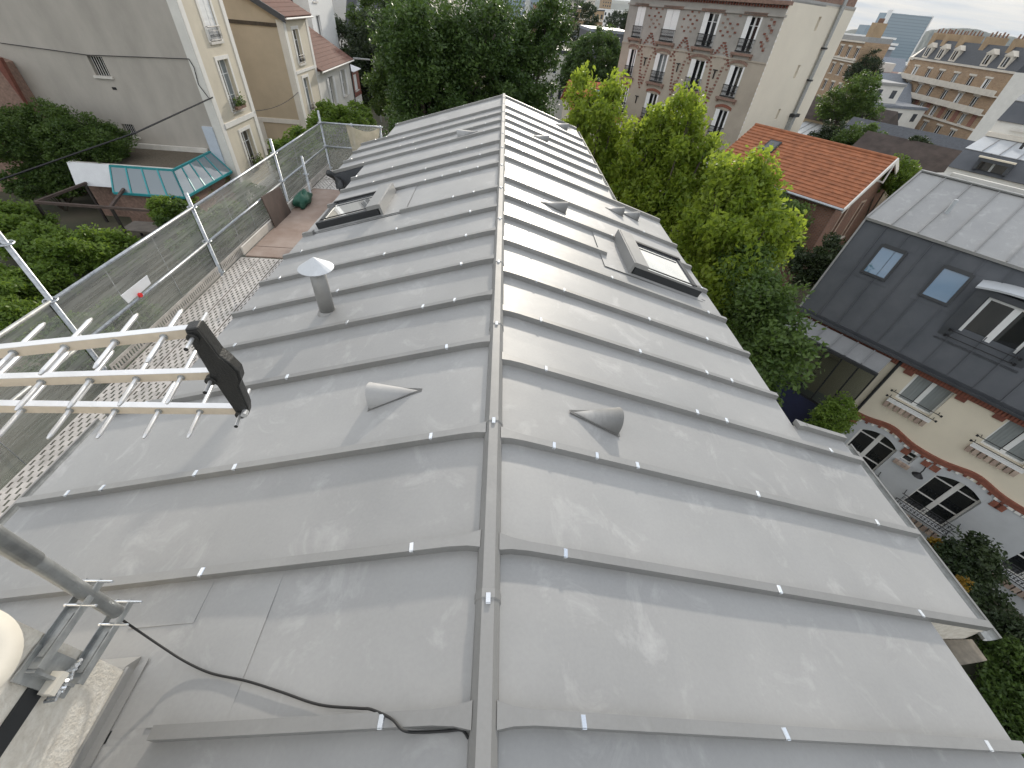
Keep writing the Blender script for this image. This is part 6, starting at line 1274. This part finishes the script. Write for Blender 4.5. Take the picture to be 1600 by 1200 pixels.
# dark maples behind the ridge end
def spires(l, k, hh):
    out = []
    for i in range(k): a = random.uniform(0, 6.28); out.append((l[0]+.75*l[3]*math.cos(a), l[1]+.75*l[4]*math.sin(a), l[2]+l[5]*random.uniform(.3, .8), random.uniform(.5, .8), random.uniform(.5, .8), hh*random.uniform(.7, 1.1)))
    return out
T = [('dark_tree', 'broad dark green tree directly behind the far end of the ridge', 728, 112, 21, 2.7, 2.6, 2.3, 11), ('dark_tree', 'dark green tree left of ridge end beside netted scaffold corner', 672, 150, 19, 1.5, 1.9, 2.0, 7), ('dark_tree', 'dark green tree right of ridge end touching golden tree', 812, 128, 22, 1.7, 2.0, 2.6, 8)]
for (nm, lb, px, py, Y, rx, ry, rzz, k) in T:
    l = lobe(px, py, Y, rx, ry, rzz); L_ = [l, (l[0]-.3, l[1], l[2]-2.2, rx*1.1, ry*1.05, rzz*.9)]+spires(l, k, 1.3); tree(nm, lb, base_of(l), L_, 620, 120, .42, .13, 'leaf_dark', .26, group='dark trees behind the roof', up=.5)
for (px, py, Y, r, lb) in ((530, 70, 62, 4.2, 'dark tree in front of slate mansard house'), (600, 60, 60, 4.6, 'large dark green tree left of centre behind street lamp'), (560, 118, 58, 3.6, 'dark tree above the street lamp'), (628, 95, 42, 3.0, 'mid green tree below the small slate turret'), (588, 12, 66, 3.6, 'yellow-green tree top beside the slate spire')):
    r *= .85; l = lobe(px, py+12, Y, r, r, r*1.05); tree('background_tree', lb, base_of(l), [l, (l[0]-r*.5, l[1], l[2]-r*.7, r*.8, r*.8, r*.8), (l[0]+r*.5, l[1], l[2]-r*.6, r*.8, r*.8, r*.8)], 240, 110, .7, .26, 'leaf_mid' if 'yellow' in lb or 'mid' in lb else 'leaf_deep', .3, group='trees behind the left houses')
l = lobe(645, 0, 100, 2.2, 2.2, 3.5); tree('background_tree', 'dark tree between balcony flats and cream block', base_of(l), [l], 80, 60, .8, .4, 'leaf_deep', .25)
for (px, py, Y, r, rz2, lb, m_) in ((895, 52, 118, 6.0, 6.4, 'large round dark tree among the far buildings', 'leaf_deep'), (928, 102, 66, 4.0, 3.6, 'round dark tree before slate-clad block', 'leaf_dark'), (972, 42, 165, 5.5, 4, 'dark tree clump left of apartment block', 'leaf_deep')):
    l = lobe(px, py, Y, r, r, rz2); tree('round_tree', lb, base_of(l), [l, (l[0], l[1], l[2]-rz2*.5, r*1.02, r*1.02, rz2*.7)], 340, 120, .8, .3, m_, .35, shell=.72)
# golden-green trees on the right
G_ = [('golden_tree', 'yellow-green tree nearest the far right corner of the zinc roof', [(930, 205, 13.2, 1.15, 1.2, 1.25), (905, 165, 13.6, .45, .5, .75), (945, 168, 13.4, .35, .4, .6), (975, 250, 12.6, 1.1, 1.1, 1.5), (900, 200, 13.8, .5, .6, 1.0), (1000, 300, 11.8, .9, .9, 1.3)]),
      ('golden_tree', 'tall yellow-green tree before the apartment block windows', [(1050, 245, 12.0, 1.15, 1.2, 1.35), (1040, 185, 12.4, .55, .6, .8), (1070, 175, 12.2, .5, .5, .7), (1020, 200, 12.6, .45, .5, .8), (1090, 210, 11.8, .55, .5, .7), (1060, 330, 11.0, 1.2, 1.2, 1.6), (1110, 270, 11.2, .7, .7, .9), (1125, 215, 11.6, .25, .25, .55)]),
      ('golden_tree', 'yellow-green tree in front of the orange-roofed house', [(1150, 330, 9.2, 1.0, 1.0, 1.0), (1130, 285, 9.8, .55, .6, .7), (1165, 285, 9.6, .5, .5, .6), (1180, 375, 8.6, .7, .7, .8), (1120, 400, 8.4, .95, 1.0, 1.3), (1090, 360, 9.2, .7, .8, 1.1), (1190, 330, 9.3, .35, .4, .5), (1150, 440, 7.6, .8, .9, 1.1)])]
for (nm, lb, ll) in G_:
    L_ = [lobe(q[0], q[1]+(32 if 'tall' in lb else 16), q[2], q[3]*.74, q[4]*.80, q[5]*.90) for q in ll]; l0 = L_[0]; cl_n = 250
    for q in list(L_[:4]):
        for k in range(3): a = random.uniform(0, 6.28); L_.append((q[0]+.8*q[3]*math.cos(a), q[1]+.8*q[4]*math.sin(a), q[2]+q[5]*random.uniform(.5, 1.0), .16, .16, random.uniform(.3, .5)))
    tree(nm, lb, base_of(l0), L_, cl_n, 95, .27, .125, 'leaf_gold', .12, group='yellow-green trees along the right eave', up=.15, droop=.9, shell=.35, flat=1.1, aspect=2.0)
L_ = [lobe(1185, 500, 6.6, .55, .7, .9), lobe(1170, 470, 7.2, .5, .6, .8), lobe(1210, 570, 5.6, .5, .6, .7), lobe(1160, 430, 8.0, .5, .6, .8)]
tree('dark_understorey_tree', 'dark green tree in shade between eave and veranda', base_of(L_[0]), L_, 200, 110, .28, .09, 'leaf_mid', .09, up=.3)
q = lobe(1310, 650, 9.0, .62, .62, .62); q = fpt(1305, 650, 16, -1.6); Mx = PM[R.name]; w0 = Mx@q
shrub('round_bush', 'rounded bright green bush beside the veranda below the string course', (w0.x, w0.y, GR), [(w0.x, w0.y, w0.z, .55, .55, .7), (w0.x, w0.y, w0.z-1.0, .6, .6, .8)], 130, 90, .22, .085, 'leaf_bright', up=.5)
L_ = []
for (px, py, off) in ((1500, 900, -2.4), (1530, 940, -2.3), (1480, 880, -2.4), (1560, 985, -2.2), (1520, 870, -2.0), (1480, 930, -2.8)):
    w0 = Mx@fpt(px, py, 16, off); L_.append((w0.x, w0.y, w0.z, .62, .62, .6))
shrub('dark_bush', 'dark leafy bush below the arched window at lower right', (L_[0][0], L_[0][1], GR), L_, 220, 90, .3, .11, 'leaf_deep', up=.4)
L_ = []
for (px, py, off) in ((1590, 1040, -3.0), (1585, 1080, -3.4), (1575, 1150, -4.2), (1600, 1120, -3.6)):
    w0 = Mx@fpt(px, py, 16, off); L_.append((w0.x, w0.y, w0.z, .6, .6, .6))
shrub('garden_bush', 'mid green bush at the lower right picture corner', (L_[0][0], L_[0][1], GR), L_, 150, 80, .3, .12, 'leaf_mid', up=.4)
L_ = []
for (px, py, off) in ((1462, 850, -2.2), (1470, 865, -2.3), (1505, 910, -3.2)):
    w0 = Mx@fpt(px, py, 16, off); L_.append((w0.x, w0.y, w0.z, .16, .16, .2))
shrub('autumn_bush', 'small yellow-orange bush peeping beyond the right gutter', (L_[0][0], L_[0][1], GR), L_, 24, 50, .12, .07, 'leaf_autumn')
# hedge beside the brick house
b_ = []
for (px, py, D_, off) in ((1205, 330, 30, -1.6), (1235, 345, 30, -1.5), (1200, 370, 30, -1.8), (1225, 380, 30, -1.6), (1180, 350, 30, -1.8)):
    w0 = PM[E.name]@fpt(px, py, 30, off); b_.append((w0.x, w0.y, w0.z, 1.0, 1.0, 1.1))
shrub('climbing_hedge', 'dense green climber on the front wall of the orange-roofed house', (b_[0][0], b_[0][1], GR), b_, 220, 70, .4, .17, 'leaf_mid')
for (px, py, D_, r, lb, m_) in ((1345, 218, 44, 1.3, 'green tree behind the ridge of the orange roof', 'leaf_mid'), (1400, 272, 36, 1.0, 'bright green bush right of the orange roof verge', 'leaf_bright'), (1338, 150, 58, 2.1, 'dark green tree between the two ochre blocks', 'leaf_mid'), (1300, 215, 47, 1.3, 'small dark bush above the orange roof ridge', 'leaf_deep'), (1430, 238, 43, 1.0, 'dark hedge below the ochre corner block', 'leaf_deep'), (1355, 105, 120, 2.4, 'dark tree among far roofs left of ochre mansard', 'leaf_deep'), (1300, 410, 27, 1.4, 'dark green shrub between brick house and mansard house', 'leaf_deep')):
    d = ray(px, py); k = D_/(d[0]*IX+d[1]*IY); w0 = d*k; l = (w0[0], w0[1], w0[2]+ZC, r, r, r*1.1); bz = gz(l[0], l[1])
    tree('garden_tree', lb, (l[0], l[1], min(bz, l[2]-r)), [l, (l[0]+r*.5, l[1]-r*.3, l[2]-r*.5, r*.8, r*.8, r*.8), (l[0]-r*.5, l[1]+r*.4, l[2]-r*.4, r*.8, r*.8, r*.8)], 140, 80, r*.28, r*.085+.06, m_, .15)
# left garden
def gshrub(name, lb, pts, r, m_, leaf, ncl=160, per=80, z=None):
    L_ = []
    for p in pts: q = atZ(p[0], p[1], p[2]); L_.append((q.x, q.y, q.z, r, r, r*.8))
    shrub(name, lb, (L_[0][0], L_[0][1], 0), L_, ncl, per, r*.32, leaf, m_, up=.6)
gshrub('ivy_bush', 'big rounded dark ivy-covered bush against the blank gable', [(30, 200, 3.6), (80, 195, 3.9), (130, 205, 3.8), (165, 225, 3.3), (60, 230, 2.9), (110, 235, 2.9), (10, 225, 3.2), (150, 245, 2.6)], 1.15, 'leaf_mid', .12, 620, 120)
gshrub('broad_shrub', 'broad feathery green shrub in the left garden below pergola', [(20, 370, 1.2), (60, 385, 1.3), (105, 395, 1.3), (150, 395, 1.2), (175, 390, 1.0), (0, 345, 1.3), (40, 355, 1.0)], 1.05, 'leaf_bright', .16, 360, 80)
gshrub('low_shrub', 'pale green shrub at left edge behind scaffold post', [(10, 470, 1.0), (45, 450, .9), (80, 440, .8), (20, 500, .8), (0, 440, .9)], .8, 'leaf_bright', .13, 260, 70)
gshrub('dark_shrub', 'dark shrub beside the pergola post under white wall', [(70, 280, 1.6), (95, 285, 1.5), (40, 285, 1.6)], .9, 'leaf_mid', .15, 160, 70)
gshrub('vine_shrub', 'bright green vine shrub along the conservatory and corner house', [(255, 325, 2.0), (285, 315, 1.4), (315, 302, 1.2), (345, 285, 1.2), (375, 270, 1.2), (275, 335, 1.3), (395, 255, 1.2)], .6, 'leaf_bright', .12, 300, 80)
gshrub('netted_shrub', 'tall green shrub seen through the far scaffold net', [(470, 225, 2.6), (500, 210, 2.8), (530, 205, 2.8), (545, 190, 3.0), (560, 185, 2.8), (450, 245, 2.0), (520, 185, 3.4)], 1.15, 'leaf_bright', .2, 330, 80)
gshrub('screened_shrub', 'mid green shrub low behind the middle scaffold net', [(330, 360, 1.4), (300, 385, 1.0), (280, 340, 1.6), (360, 340, 1.4), (400, 310, 1.4)], .9, 'leaf_mid', .15, 240, 70)
gshrub('shaded_shrub', 'green shrub behind the near scaffold net left of aerial', [(130, 520, .8), (170, 560, .6), (200, 500, .6), (90, 560, .6)], .9, 'leaf_mid', .14, 240, 70)
# ================================================================ air
hz = MB().box(-6500, 6500, -90, 7200, -60, 420).build('haze', 'near_black'); hz['kind'] = 'stuff'; hz['label'] = 'thin pale evening haze'
hm = bpy.data.materials.new('haze'); hm.use_nodes = True; t = hm.node_tree; t.nodes.remove(t.nodes['Principled BSDF']); pv = t.nodes.new('ShaderNodeVolumePrincipled'); pv.inputs['Color'].default_value = (.80, .87, .95, 1); pv.inputs['Density'].default_value = .00006; pv.inputs['Anisotropy'].default_value = 0.
t.links.new(pv.outputs[0], t.nodes['Material Output'].inputs['Volume']); hz.data.materials.clear(); hz.data.materials.append(hm)
